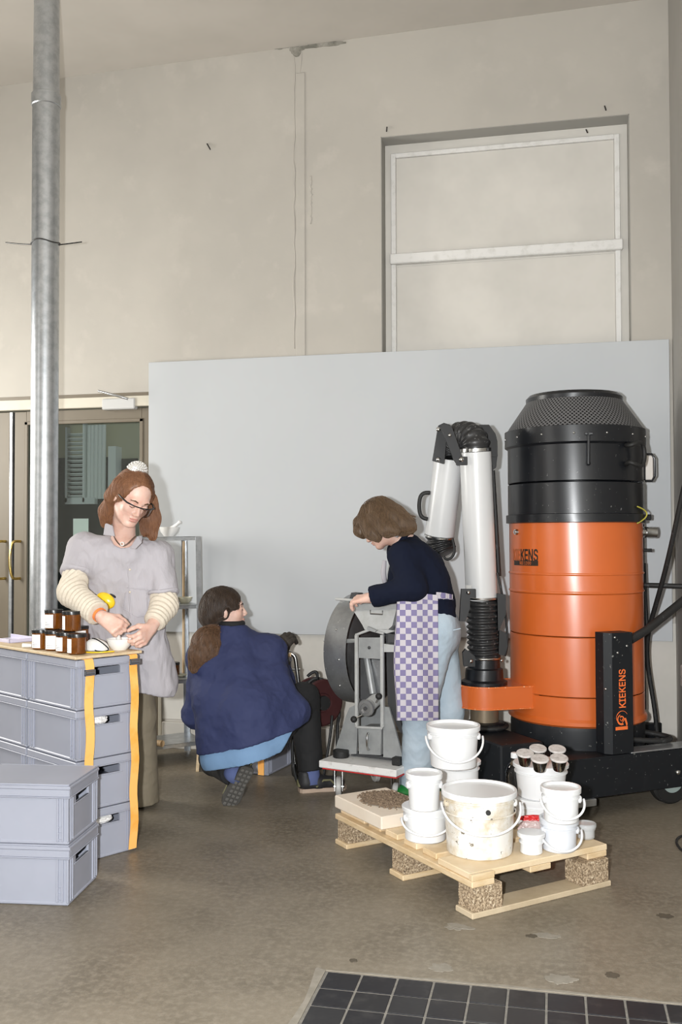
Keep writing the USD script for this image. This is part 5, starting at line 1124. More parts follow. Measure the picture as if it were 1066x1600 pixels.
mat('sneaker_dark', (.018, .018, .02), .6); mat('sneaker_olive', (.16, .15, .075), .7); mat('sole_pale', (.45, .34, .26), .6); mat('sole_grey', (.070, .066, .060), .7); mat('sole_lug', (.13, .125, .115), .7)
mat('glove_dark', (.035, .028, .022), .8, bump=(150, .4, .003))
mat('sweater_navy', (.0058, .0085, .021), .95, bump=(260, .3, .002), spec=.2)
mat('jeans_pale', (.40, .49, .57), .85, var=(7, .42, .7, (.47, .55, .62)), bump=(13, .4, .018), vstretch=(1, 1, .7))
mat('shoe_green', (.012, .16, .03), .25)
mat('wrist_orange', (.95, .24, .06), .5); mat('bead', (.09, .05, .035), .3); mat('clip_silver', (.72, .70, .67), .3, metal=.5)
glass_pane('lens', (.97, .97, .97), .02)
usdkit.material(stage, '/World/Looks/apron_check', {'u': ('uvmap', {'attribute': 'st'}), 'c': ('checker_texture', {'color1': (.20, .175, .32), 'color2': (.52, .49, .53), 'scale': 1.0}), 'mp': ('mapping', {'location': (.02, .03, .5)}), 'p': ('principled_bsdf', {'roughness': .85})},
    [('u.UV', 'mp.vector'), ('mp.vector', 'c.vector'), ('c.color', 'p.base_color')], surface='p.BSDF')

# ---- person 1: standing behind the tall crates, grinding in the mortar
def person_one():
    Hc = PD(207, 779, 4.22)
    toc = unit(EYE - Hc); toc[2] = 0; toc = unit(toc); ir = np.cross(toc, [0, 0, 1.0]) * -1; ir = unit(np.array([_r[0], _r[1], 0]))
    psi, th = math.radians(24), math.radians(33)
    M = head_frame(Hc, (toc * math.cos(psi) + ir * math.sin(psi)) * math.cos(th) - np.array([0, 0, math.sin(th)]), 0.0)
    def roll(M, a):                                     # a > 0 leans the crown towards picture left
        for sg in (1, -1):
            R_ = trimesh.transformations.rotation_matrix(sg * math.radians(abs(a)), M[:3, 1])[:3, :3]
            if ((R_ @ M[:3, 2] - M[:3, 2]) @ ir < 0) == (a > 0): M[:3, :3] = R_ @ M[:3, :3]; return
    roll(M, -13)
    neck = PD(193, 846, 4.36); sR, sL = PD(131, 853, 4.37), PD(247, 864, 4.42)
    eR, wR = PD(112, 926, 4.24), PD(157, 962, 4.12); eL, wL = PD(257, 946, 4.36), PD(236, 981, 4.24)
    ch, wa_, hp = PD(190, 905, 4.45), PD(190, 985, 4.55), PD(192, 1000, 4.58)
    hR, hL = PD(168, 1010, 4.66), PD(210, 1010, 4.60); kR, kL = PD(165, 1115, 4.78), PD(215, 1118, 4.70); aR, aL = PD(165, 1230, 4.88), PD(217, 1232, 4.84)
    base = np.array([hp[0], hp[1], 0.0]); tocf = toc
    t = thing('person', 'person in lilac-grey linen shirt and clear safety glasses grinding in a mortar', 'person', base)
    allp = [Hc + [0, 0, .15], Hc - [.1, .1, .1], sR, sL, eR, eL, wR, wL, PD(190, 1012, 4.1), aR, aL, aR + toc * .22, [aR[0], aR[1], 0], hR, hL]
    f = fld(allp, .13, .0045)
    add_head(f, M, neck, .047)
    f.chain([neck - [0, 0, .02], (sR + neck) / 2 - [0, 0, .035], sR - [0, 0, .02]], [.045, .036, .036], .03); f.chain([neck - [0, 0, .02], (sL + neck) / 2 - [0, 0, .035], sL - [0, 0, .02]], [.045, .036, .036], .03)
    for s_, h_, sg in ((sR, hR, 1), (sL, hL, -1)): f.cone(s_ * .6 + neck * .4 - [0, 0, .10] - toc * .02, h_, .06, .075, .05)
    f.cone(ch - toc * .02, hp, .08, .09, .05)
    f.chain([sR, eR, wR], [.047, .038, .026], .02); f.chain([sL, eL, wL], [.047, .038, .026], .02)
    for h_, k_, a_ in ((hR, kR, aR), (hL, kL, aL)):
        f.chain([h_, k_, a_], [.08, .055, .038], .03); f.cone(np.array([a_[0], a_[1], .05]), np.array([a_[0], a_[1], .04]) + toc * .055, .032, .026, .03)
    # right hand: fist round the pestle; left hand: round the rim of the bowl
    PEa = PD(184, 990, 4.16)
    add_hand(f, wR + unit(PEa - wR) * .012, (PD(180, 977, 4.10) - wR), ir * .55 + np.array([0, 0, -.55]) - toc * .6, ir * .5 + np.array([0, 0, .6]) - toc * .2, (1.0, 1.1, .7), tcurl=(.5, .4), scale=1.0)
    add_hand(f, wL, PD(217, 1004, 4.15) - wL, -ir * .8 + toc * -.3 + np.array([0, 0, -.1]), toc * -.5 + np.array([0, 0, .8]), [(.55, .9, .6), (.6, .95, .6), (.65, .95, .6), (.7, .9, .6)], tcurl=(.35, .2), scale=1.0)
    part(t, 'body', f.mesh(smooth=1), LOOKS['skin'], True, off=base)
    face_parts(t, base, M)
    o = base
    # trousers
    g = fld([hR, hL, kR, kL, aR, aL, [aR[0], aR[1], .0]], .17, .006)
    for h_, k_, a_ in ((hR, kR, aR), (hL, kL, aL)): g.chain([h_ + [0, 0, .03], k_, np.array([a_[0], a_[1], .03]) + toc * .03], [.105, .085, .098], .03)
    g.cone(hR + [0, 0, .05], hL + [0, 0, .05], .11, .11, .03).cut([0, 0, .012], [0, 0, -1])
    part(t, 'trousers', g.mesh(folds(9, .008, (1, 1, .8), 3)), LOOKS['trouser_khaki'], True, off=o)
    for a_ in (aR, aL): part(t, 'shoe', put(ball((0, 0, 0), 1, 3, (.046, .115, .050)), frame_matrix(np.array([a_[0], a_[1], .050]) + toc * .02, np.cross(toc, [0, 0, 1]), toc, (0, 0, 1))), LOOKS['sneaker_dark'], True, off=o)
    # shirt
    hemR, hemL = PD(150, 1075, 4.63), PD(238, 1068, 4.52)
    g = fld([sR, sL, hemR, hemL, eR, eL, neck], .17, .006)
    uR, uL = sR + (eR - sR) * .62, sL + (eL - sL) * .80
    for s_ in (sR, sL): g.chain([s_ * .35 + neck * .65 - [0, 0, .03], s_ - [0, 0, .012]], [.060, .060], .04)
    g.chain([sR - [0, 0, .07] + ir * .055, PD(158, 960, 4.50), hemR], [.085, .088, .115], .05); g.chain([sL - [0, 0, .07] - ir * .055, PD(222, 965, 4.44), hemL], [.085, .088, .122], .05)
    g.cone(ch, wa_ - [0, 0, .25], .115, .15, .06)
    g.chain([neck - [0, 0, .05], ch], [.07, .11], .05)
    g.cut(hemR * .4 + hemL * .6, [-.18, -.05, -1])
    for s_, u_, e_ in ((sR, uR, eR), (sL, uL, eL)):
        a_ = g.like(); a_.chain([s_ - [0, 0, .01], u_ + (e_ - s_) * .2], [.064, .070], .03).cut(u_, e_ - s_); g.merge(a_, .03)
    Nk = neck + [0, 0, .055]; g.cone(neck - [0, 0, .0] + toc * .02, Nk + toc * .04, .050, .085, .010, True); g.cone(PD(194, 864, 4.22), PD(196, 832, 4.25), .006, .062, .008, True)
    part(t, 'shirt', g.mesh(folds(8, .020, (1, 1, .42), 1, .7)), LOOKS['linen_lilac'], True, off=o)
    # open collar flaps, placket, buttons, pocket
    def flap(pts, Zs, th=.006):
        P = [PD(x, y, z) for (x, y), z in zip(pts, Zs)]; n = unit(np.cross(P[1] - P[0], P[2] - P[0])); n = n if n @ toc > 0 else -n
        V = np.array(P + [p + n * th for p in P]); return trimesh.convex.convex_hull(V)
    for fl_ in [flap([(166, 817), (177, 822), (180, 838), (163, 836)], [4.265, 4.235, 4.215, 4.235]), flap([(221, 837), (214, 838), (203, 857), (210, 858), (220, 848)], [4.29, 4.265, 4.222, 4.222, 4.25])]: part(t, 'collar', fl_, LOOKS['linen_lilac'], 20, off=o)
    body = [g]
    def on_shirt(px, py):  # first hit of the view ray on the shirt
        d = ray(px, py); best = None
        for Z in np.linspace(4.05, 4.7, 260):
            p = EYE + d * Z; i = np.round((p - g.lo) / g.h).astype(int)
            if (i >= 0).all() and (i < g.n).all() and g.D[tuple(i)] < 0: return p
        return EYE + d * 4.4
    part(t, 'placket', tube([on_shirt(x, y) + toc * .003 for x, y in ((197, 866), (199, 885), (201, 905), (202, 925), (203, 945), (204, 965), (204, 990))], .0028, 6), LOOKS['linen_lilac'], True, off=o)
    for y in (890, 925): part(t, 'button', ball(on_shirt(203, y) + toc * .008, .005, 2), LOOKS['knit_cream'], True, off=o)
    pk = [(198, 918), (231, 922), (229, 962), (214, 964), (192, 950)]; part(t, 'pocket', tube([on_shirt(x0 + (x1 - x0) * q, y0 + (y1 - y0) * q) + toc * .003 for (x0, y0), (x1, y1) in zip(pk, pk[1:] + pk[:1]) for q in (0, .25, .5, .75)], .0022, 6), LOOKS['linen_lilac'], True, off=o)
    for s_, u_, e_ in ((sR, uR, eR), (sL, uL, eL)):
        ax_ = unit(e_ - s_); x = unit(np.cross(ax_, toc)); part(t, 'rolled_cuff', put(tube([(math.cos(a) * .066, math.sin(a) * .066, .004 * math.sin(3 * a)) for a in np.linspace(0, 2 * PI, 36, endpoint=False)], .0085, 10, closed=True), frame_matrix(u_ - ax_ * .008, x, np.cross(ax_, x), ax_)), LOOKS['linen_lilac'], True, off=o)
    # knitted sleeves
    for s_, e_, w_, nm, end in ((sR, eR, wR, 0, .90), (sL, eL, wL, 1, .80)):
        we = e_ + (w_ - e_) * end; u0 = s_ + (e_ - s_) * .45
        g2 = fld([u0, e_, we], .10, .005); g2.chain([u0, e_, we], [.058, .056, .047 if nm else .052], .03).cut(we, w_ - e_)
        dirv_ = unit(w_ - e_); rib = lambda v: .0035 * np.sin(((v - e_) @ dirv_) / .021 * 2 * PI + 2 * meshkit.noise(v * 18, 3)) + .004 * (meshkit.fbm(v * 14, 3, 4) - .5)
        part(t, 'sleeve', g2.mesh(rib), LOOKS['knit_cream'], True, off=o, label='ribbed cream sleeve')
    ar = unit(wR - eR); c = eR + (wR - eR) * .97; x = unit(np.cross(ar, [0, 0, 1]))
    part(t, 'wristband', put(lathe([(.029, -.006), (.032, -.006), (.032, .006), (.029, .006)], 32), frame_matrix(c, x, np.cross(ar, x), ar)), LOOKS['wrist_orange'], 30, off=o, label='orange wristband')
    # hair
    h = fld([Hc], .26, .0045); H = lambda x, y, z: HP(M, x, y, z)
    h.ell(H(0, -.022, .034), (.084, .098, .088), M, .02)
    h.ell(H(0, -.055, -.02), (.082, .070, .08), M, .03)
    for s in (-1, 1):
        h.chain([H(s * .066, -.035, .03), H(s * .074, -.040, -.03)], [.028, .030], .02)
    h.chain([PD(184, 776, 4.26), PD(171, 800, 4.28), PD(165, 818, 4.28)], [.036, .040, .018], .03); h.chain([PD(233, 782, 4.33), PD(236, 812, 4.34), PD(239, 838, 4.33)], [.036, .036, .017], .03); h.cone(PD(228, 812, 4.33), PD(226, 832, 4.32), .026, .014, .02)
    h.ell(H(0, .078, .004), (.064, .064, .092), M, .012, True); h.ell(H(0, .075, -.06), (.060, .06, .07), M, .012, True)
    h.cone(H(0, .0, -.13), H(0, .10, -.13), .052, .07, .015, True)
    hm = h.mesh(grooves(M, .003, 70, 12, 2), 1); part(t, 'hair', hm, LOOKS['hair_auburn'], True, off=o)
    top, U_ = H(0, .03, .10), M[:3, 2]
    def flow(p): 
        up_ = np.clip(((p - M[:3, 3]) @ U_ - .02) / .07, 0, 1)[:, None]
        return up_ * (-M[:3, 1]) * .9 + up_ * np.sign(((p - M[:3, 3]) @ M[:3, 0]))[:, None] * M[:3, 0] * .5 + (1.15 - up_) * np.array([0, 0, -1.0]) + (1 - up_) * .25 * np.sin(p[:, 2:3] * 160 + p[:, :1] * 60) * ir
    surface_hair(t, hm, flow, 3800, 12, .009, 'hair_auburn', o, .0014, .0028, 3)
    # silver claw clip
    cm = frame_matrix(H(.012, -.050, .112), M[:3, 0], M[:3, 1], M[:3, 2]); pts = []
    part(t, 'hair_clip', put(cat(put(lathe([(.046 * math.cos(a), .042 * math.sin(a)) for a in np.linspace(0, PI / 2, 8)], 36), np.eye(4)), [ball((.0465 * math.cos(p_) * math.cos(a), .0465 * math.sin(p_) * math.cos(a), .0425 * math.sin(a)), .0042, 1) for a in (.1, .38, .66, .94, 1.22) for p_ in np.linspace(0, 2 * PI, max(6, int(30 * math.cos(a))), endpoint=False)]), cm @ np.diag([1, .62, 1, 1])), LOOKS['clip_silver'], 30, off=o, label='silver beaded hair clip')
    # safety glasses
    G = lambda x, y, z: H(x, y, z) - o
    gl_ = part(t, 'safety_glasses', [tube([G(s * .076, -.01, .006), G(s * .077, .045, .013), G(s * .066, .088, .015), G(s * .036, .107, .014), G(0, .112, .013)], [.0028, .0032, .0038, .0026, .0026], 8) for s in (-1, 1)], LOOKS['lid_black'], True, label='black framed clear safety glasses')
    th_ = np.linspace(-1, 1, 25); V, F = [], []
    for a in th_:
        for zz in np.linspace(.012, -.030, 6): V.append(G(.068 * a, .111 - .034 * abs(a) ** 2.4, zz * (1 - .25 * abs(a) ** 3)))
    for i in range(24):
        for j in range(5): q = i * 6 + j; F += [(q, q + 6, q + 7), (q, q + 7, q + 1)]
    part(gl_, 'lens', trimesh.Trimesh(V, F, process=False), LOOKS['lens'], True)
    part(t, 'necklace', tube(curve([PD(178, 838, 4.26), PD(184, 848, 4.235), PD(192, 853, 4.228), PD(201, 848, 4.232), PD(212, 838, 4.25)], 30), .0028, 6), LOOKS['bead'], True, off=o)
    part(t, 'pendant', put(lathe([(.006, -.002), (.0095, -.002), (.0095, .002), (.006, .002)], 18), frame_matrix(PD(191, 850, 4.222), ir, (0, 0, 1), toc)), LOOKS['clip_silver'], 30, off=o)
    # yellow ear defender hung at the waist
    yb_ = on_shirt(165, 938); e = thing('ear_defender', 'yellow ear defender cup hanging at the waist behind the right forearm', 'ear defender', yb_)
    Me = frame_matrix((0, 0, 0), unit(ir * .85 + np.array([0, 0, -.5])), unit(ir * .5 + np.array([0, 0, .85])), toc)
    part(e, 'cup', put(ball((0, 0, .018), 1, 4, (.046, .034, .024)), Me), LOOKS['yellow_plastic'], True)
    part(e, 'headband', tube(curve([HP(Me, -.05, .03, .01), HP(Me, -.02, .036, .012), HP(Me, .02, .036, .008), HP(Me, .03, .034, .0)], 16), .005, 8), LOOKS['strap_black'], True)
    # pestle
    pa, pb_ = PD(181, 980, 4.13), PD(188, 1010, 4.20)
    ps = thing('pestle', 'white porcelain pestle gripped in the fist, its tip in the mortar', 'pestle', pb_)
    part(ps, 'shaft', tube(np.array([pa, pa * .6 + pb_ * .4, pa * .25 + pb_ * .75, pb_]) - pb_, [.008, .0095, .012, .010], 14), LOOKS['ceramic_white'], 40)
    part(ps, 'grinding_end', ball((0, 0, .002), .0125, 3), LOOKS['ceramic_white'], True)
person_one()
# ---- person 2: crouching in the blue jacket, seen from behind, looking right
def person_two():
    ir = unit(np.array([_r[0], _r[1], 0])); aw = unit(np.array([_f[0], _f[1], 0])); up = np.array([0, 0, 1.0])
    Hc = PD(353, 953, 5.00)
    M = head_frame(Hc, (ir * math.cos(.17) + aw * math.sin(.17)) + up * .06, 0.0)
    neck = PD(362, 992, 4.97); sL, sR = PD(322, 1024, 4.90), PD(420, 1018, 4.98)
    pel = PD(392, 1140, 4.78); hL, hR = PD(366, 1146, 4.76), PD(422, 1148, 4.85)
    kR, aR = PD(474, 1092, 5.14), PD(487, 1212, 5.07); kL, aL = PD(338, 1186, 5.10), PD(364, 1208, 4.80)
    eL, wL = PD(309, 1115, 4.98), PD(345, 1110, 5.22); eR, wR = PD(438, 1068, 5.16), PD(437, 1022, 5.30)
    base = np.array([aR[0], aR[1], 0])
    t = thing('person', 'crouching person in blue jacket, dark hair in a ponytail, looking towards the machine', 'person', base); o = base
    f = fld([Hc + up * .15, neck, sL, sR, hL, hR, kR, aR, kL, aL, eL, wL, eR, wR, wR + up * .12 + aw * .1, [aR[0], aR[1], 0], [aL[0], aL[1], 0], aR + ir * .2], .12, .005)
    add_head(f, M, neck, .048)
    for s_ in (sL, sR): f.chain([neck - up * .03, s_ - up * .01], [.048, .045], .04); f.cone(s_ * .7 + neck * .3 - up * .06, pel, .07, .10, .06)
    f.chain([sL, eL, wL], [.045, .037, .026], .02); f.chain([sR, eR, wR], [.045, .037, .026], .02)
    for h_, k_, a_ in ((hL, kL, aL), (hR, kR, aR)): f.chain([h_, k_, a_], [.085, .056, .032], .03)
    add_hand(f, wR, up * .8 + ir * .35 + aw * .2, ir * .4 - up * .1 + aw * .6, -ir, (.7, .8, .5))
    add_hand(f, wL, ir * .8 + aw * .4, -up, aw, (.5, .6, .4))
    ft = unit(ir * .85 + aw * .25)                                  # right foot flat, pointing right and away
    f.cone(np.array([*aR[:2], .05]), np.array([*aR[:2], .038]) + ft * .12, .032, .028, .03)
    heel, toe = PD(383, 1206, 4.79), PD(357, 1252, 4.84); f.cone(aL, heel * .6 + aL * .4, .032, .030, .02); f.cone(heel + aw * .03, toe + aw * .04, .034, .030, .02)
    part(t, 'body', f.mesh(smooth=1), LOOKS['skin'], True, off=o); face_parts(t, o, M, brow='hair_dark')
    # black trousers
    g = fld([hL, hR, kL, kR, aL, aR], .16, .006)
    for h_, k_, a_, e_ in ((hL, kL, aL, .97), (hR, kR, aR, .93)):
        q = g.like(); q.chain([h_, k_, k_ + (a_ - k_) * 1.05], [.090, .084, .062], .03).cut(k_ + (a_ - k_) * e_, a_ - k_); g.merge(q, .02)
    g.cone(hL, hR, .12, .10, .03)
    part(t, 'trousers', g.mesh(folds(9, .008, (1, 1, 1), 5)), LOOKS['trouser_black'], True, off=o)
    for k_, a_ in ((kL, aL), (kR, aR)):
        ax_ = unit(a_ - k_); part(t, 'sock', tube([k_ + (a_ - k_) * .86, a_, a_ + ax_ * .045], [.046, .044, .042], 24), LOOKS['sock_blue'], True, off=o, label='blue sock')
    # denim shirt tail and jacket
    A, B = PD(312, 1178, 4.74), PD(483, 1128, 4.86)
    def coat(rr, flare, k=.05):
        q = fld([neck + up * .05, sL, sR, hL - up * .14, hR - up * .1, eL, eR, wR, wL, PD(478, 1125, 4.9), PD(315, 1180, 4.78)], .17, .006)
        q.chain([neck - up * .02, PD(368, 1045, 4.93), PD(388, 1120, 4.80), PD(390, 1175, 4.77)], [.085 + rr, .135 + rr, .165 + rr, .165 + rr], k)
        for s_, p_, h_ in ((sL, PD(338, 1090, 4.84), PD(352, 1180, 4.78)), (sR, PD(420, 1075, 4.90), PD(430, 1150, 4.82))): q.chain([s_ - up * .01, p_, h_], [.080 + rr, .105 + rr, .13 + rr], k)
        for s_ in (sL, sR): q.chain([neck - up * .045, s_ - up * .015], [.080 + rr, .078 + rr], .05)
        q.chain([PD(425, 1090, 4.88), PD(460, 1112, 4.87)], [.09 + rr, .078 + flare], k)
        return q
    hemn = np.cross(unit(B - A), aw); hemn = hemn if hemn[2] < 0 else -hemn
    q = coat(-.004, -.010); low = A * .5 + B * .5 + hemn * .085; q.cut(low, hemn)
    def dip(v):
        return np.zeros(len(v))
    q.cut(PD(462, 1130, 4.9), ir * .75 - up * .45)
    part(t, 'shirt_tail', q.mesh(folds(7, .005, (1, 1, .6), 8)), LOOKS['denim_light'], True, off=o, label='light blue denim shirt tail')
    q = coat(.008, .004)
    q.cut(A * .5 + B * .5, hemn)
    for s_, e_, w_, r_, end in ((sL, eL, wL, .075, .9), (sR, eR, wR, .073, .45)):
        a_ = q.like(); a_.chain([s_, e_, w_], [.078, r_, .058], .04).cut(e_ + (w_ - e_) * end, w_ - e_); q.merge(a_, .025)
    q.cone(neck + up * .06 + aw * .02, neck + up * .02 + aw * .02, .07, .056, .01, True)
    part(t, 'jacket', q.mesh(folds(7, .016, (1, 1, .8), 2, .65)), LOOKS['jacket_blue'], True, off=o)
    cr = [neck + up * .028 + ir * (.062 * math.cos(a)) + aw * (.062 * math.sin(a)) + up * .012 * math.sin(a + 2.2) for a in np.linspace(0, 2 * PI, 36, endpoint=False)]
    part(t, 'collar', tube(cr, .016, 10, closed=True), LOOKS['jacket_blue'], True, off=o)
    part(t, 'shirt_collar', tube([c + up * .016 for c in cr], .0055, 8, closed=True), LOOKS['denim_light'], True, off=o, label='light blue shirt collar edge')
    cr2 = [neck + up * .058 + ir * (.055 * math.cos(a)) + aw * (.055 * math.sin(a)) for a in np.linspace(0, 2 * PI, 30, endpoint=False)]
    part(t, 'neck_scarf', tube(cr2, .016, 10, closed=True), LOOKS['trouser_black'], True, off=o, label='black band round the neck')
    # glove
    g = fld([wR, wR + up * .14], .12, .0045); add_hand(g, wR - up * .005, up * .8 + ir * .35 + aw * .2, ir * .4 - up * .1 + aw * .6, -ir, (.7, .8, .5), scale=1.12); g.chain([eR * .35 + wR * .65, wR], [.050, .040], .02)
    part(t, 'glove', g.mesh(lambda v: .004 + .006 * (meshkit.fbm(v * 60, 3, 2) - .4), 1), LOOKS['glove_dark'], True, off=o, label='dark work glove')
    # shoes
    def shoe(name, heel_, toe_, n, mat_up, lugs):
        d = unit(toe_ - heel_); n = unit(n - d * (n @ d)); s = np.cross(n, d); L = np.linalg.norm(toe_ - heel_)
        Mx = frame_matrix(heel_, d, s, n)                     # x to the toe, z from the sole up into the shoe
        outl = Polygon([(-.03 + (L + .06) * x, y) for x, y in [(0, -.020), (.04, -.032), (.2, -.034), (.4, -.030), (.62, -.040), (.8, -.044), (.93, -.034), (1, -.012), (1, .012), (.93, .032), (.8, .042), (.62, .040), (.4, .032), (.2, .034), (.04, .032), (0, .020)]]).buffer(.004)
        so_ = part(t, name, put(prism(outl, .020), Mx), LOOKS['sole_grey' if lugs else 'sole_pale'], 30, off=o)
        if lugs:
            for i in range(9):
                for j in (-1, 0, 1):
                    part(so_, 'sole_lug', put(bx(-.010 + i * (L + .02) / 8 - .007, -.010 + i * (L + .02) / 8 + .007, j * .023 - .008, j * .023 + .008, -.006, .002, .002), Mx), LOOKS['sole_lug'], off=o)
        u = Field(heel_ - .2, heel_ + .3, .005); W = lambda x, y, z: (Mx @ np.array([x, y, z, 1]))[:3]
        u.chain([W(.0, 0, .045), W(L * .35, 0, .042), W(L * .95, 0, .034)], [.038, .038, .034], .03); u.cone(W(.01, 0, .05), W(.0, 0, .085), .038, .036, .02)
        q_ = u.like(); u.cut(W(0, 0, .016), -n)
        part(t, 'shoe_upper', u.mesh(smooth=1), LOOKS[mat_up], True, off=o)
        part(t, 'shoe_trim', [tube([W(-.035, -.02, .030), W(-.040, 0, .06), W(-.035, .02, .030)], .007, 8), tube([W(.05, -.040, .028), W(.09, -.036, .06), W(.13, -.030, .058), W(.16, -.040, .028)], .006, 8), tube([W(.05, .040, .028), W(.09, .036, .06), W(.13, .030, .058), W(.16, .040, .028)], .006, 8)], LOOKS['sneaker_olive'], True, off=o, label='olive shoe trim')
    shoe('shoe_sole', np.array([*aR[:2], .0]) - ft * .035, np.array([*aR[:2], .0]) + ft * .155, up, 'sneaker_dark', False)
    sn = unit(aw * .8 + up * .25 - ir * .25)
    shoe('shoe_sole', PD(384, 1208, 4.76), PD(359, 1254, 4.79), sn, 'sneaker_dark', True)
    # hair: full crown, gathered low, ponytail over the left shoulder
    h = fld([Hc, PD(296, 1045, 4.85)], .20, .005); H = lambda x, y, z: HP(M, x, y, z)
    h.ell(H(0, -.022, .030), (.085, .105, .092), M, .02); h.ell(H(0, -.075, -.020), (.078, .065, .072), M, .03)
    h.ell(H(.03, .010, -.0), (.060, .055, .05), M, .02)
    h.cone(H(.0, .105, -.02), H(0, .082, -.10), .060, .066, .01, True); h.ell(H(0, .108, .022), (.075, .040, .040), M, .01, True)
    for s in (-1, 1): h.ell(H(s * .078, .048, -.045), (.036, .050, .058), M, .01, True); h.ell(H(s * .088, .0, -.012), (.016, .020, .030), M, .008, True)
    hm = h.mesh(grooves(M, .003, 60, 18, 5), 1); part(t, 'hair', hm, LOOKS['hair_dark'], True, off=o)
    gather = PD(334, 985, 4.90)
    surface_hair(t, hm, lambda p: (gather - p) / np.maximum(np.linalg.norm(gather - p, axis=1, keepdims=True), .02) + .25 * np.sin(p[:, 2:3] * 120 + p[:, :1] * 90) * ir, 3200, 12, .009, 'hair_dark', o, .0015, .0028, 5)
    pt_ = [PD(335, 986, 4.90), PD(322, 1000, 4.85), PD(313, 1020, 4.81), PD(303, 1042, 4.80)]
    g = fld(pt_, .12, .005); g.chain(pt_, [.030, .050, .046, .020], .03); g.ell(PD(325, 1010, 4.83), (.052, .045, .06), None, .03)
    pm = g.mesh(grooves(M, .006, 70, 14, 9), 1); part(t, 'ponytail', pm, LOOKS['hair_pony'], True, off=o)
    dv = unit(pt_[3] - pt_[0]); surface_hair(t, pm, lambda p: np.tile(dv, (len(p), 1)) + .35 * np.sin(p[:, 2:3] * 130 + p[:, :1] * 80) * ir, 1700, 12, .009, 'hair_pony', o, .0016, .006, 6, jitter=.35)
person_two()

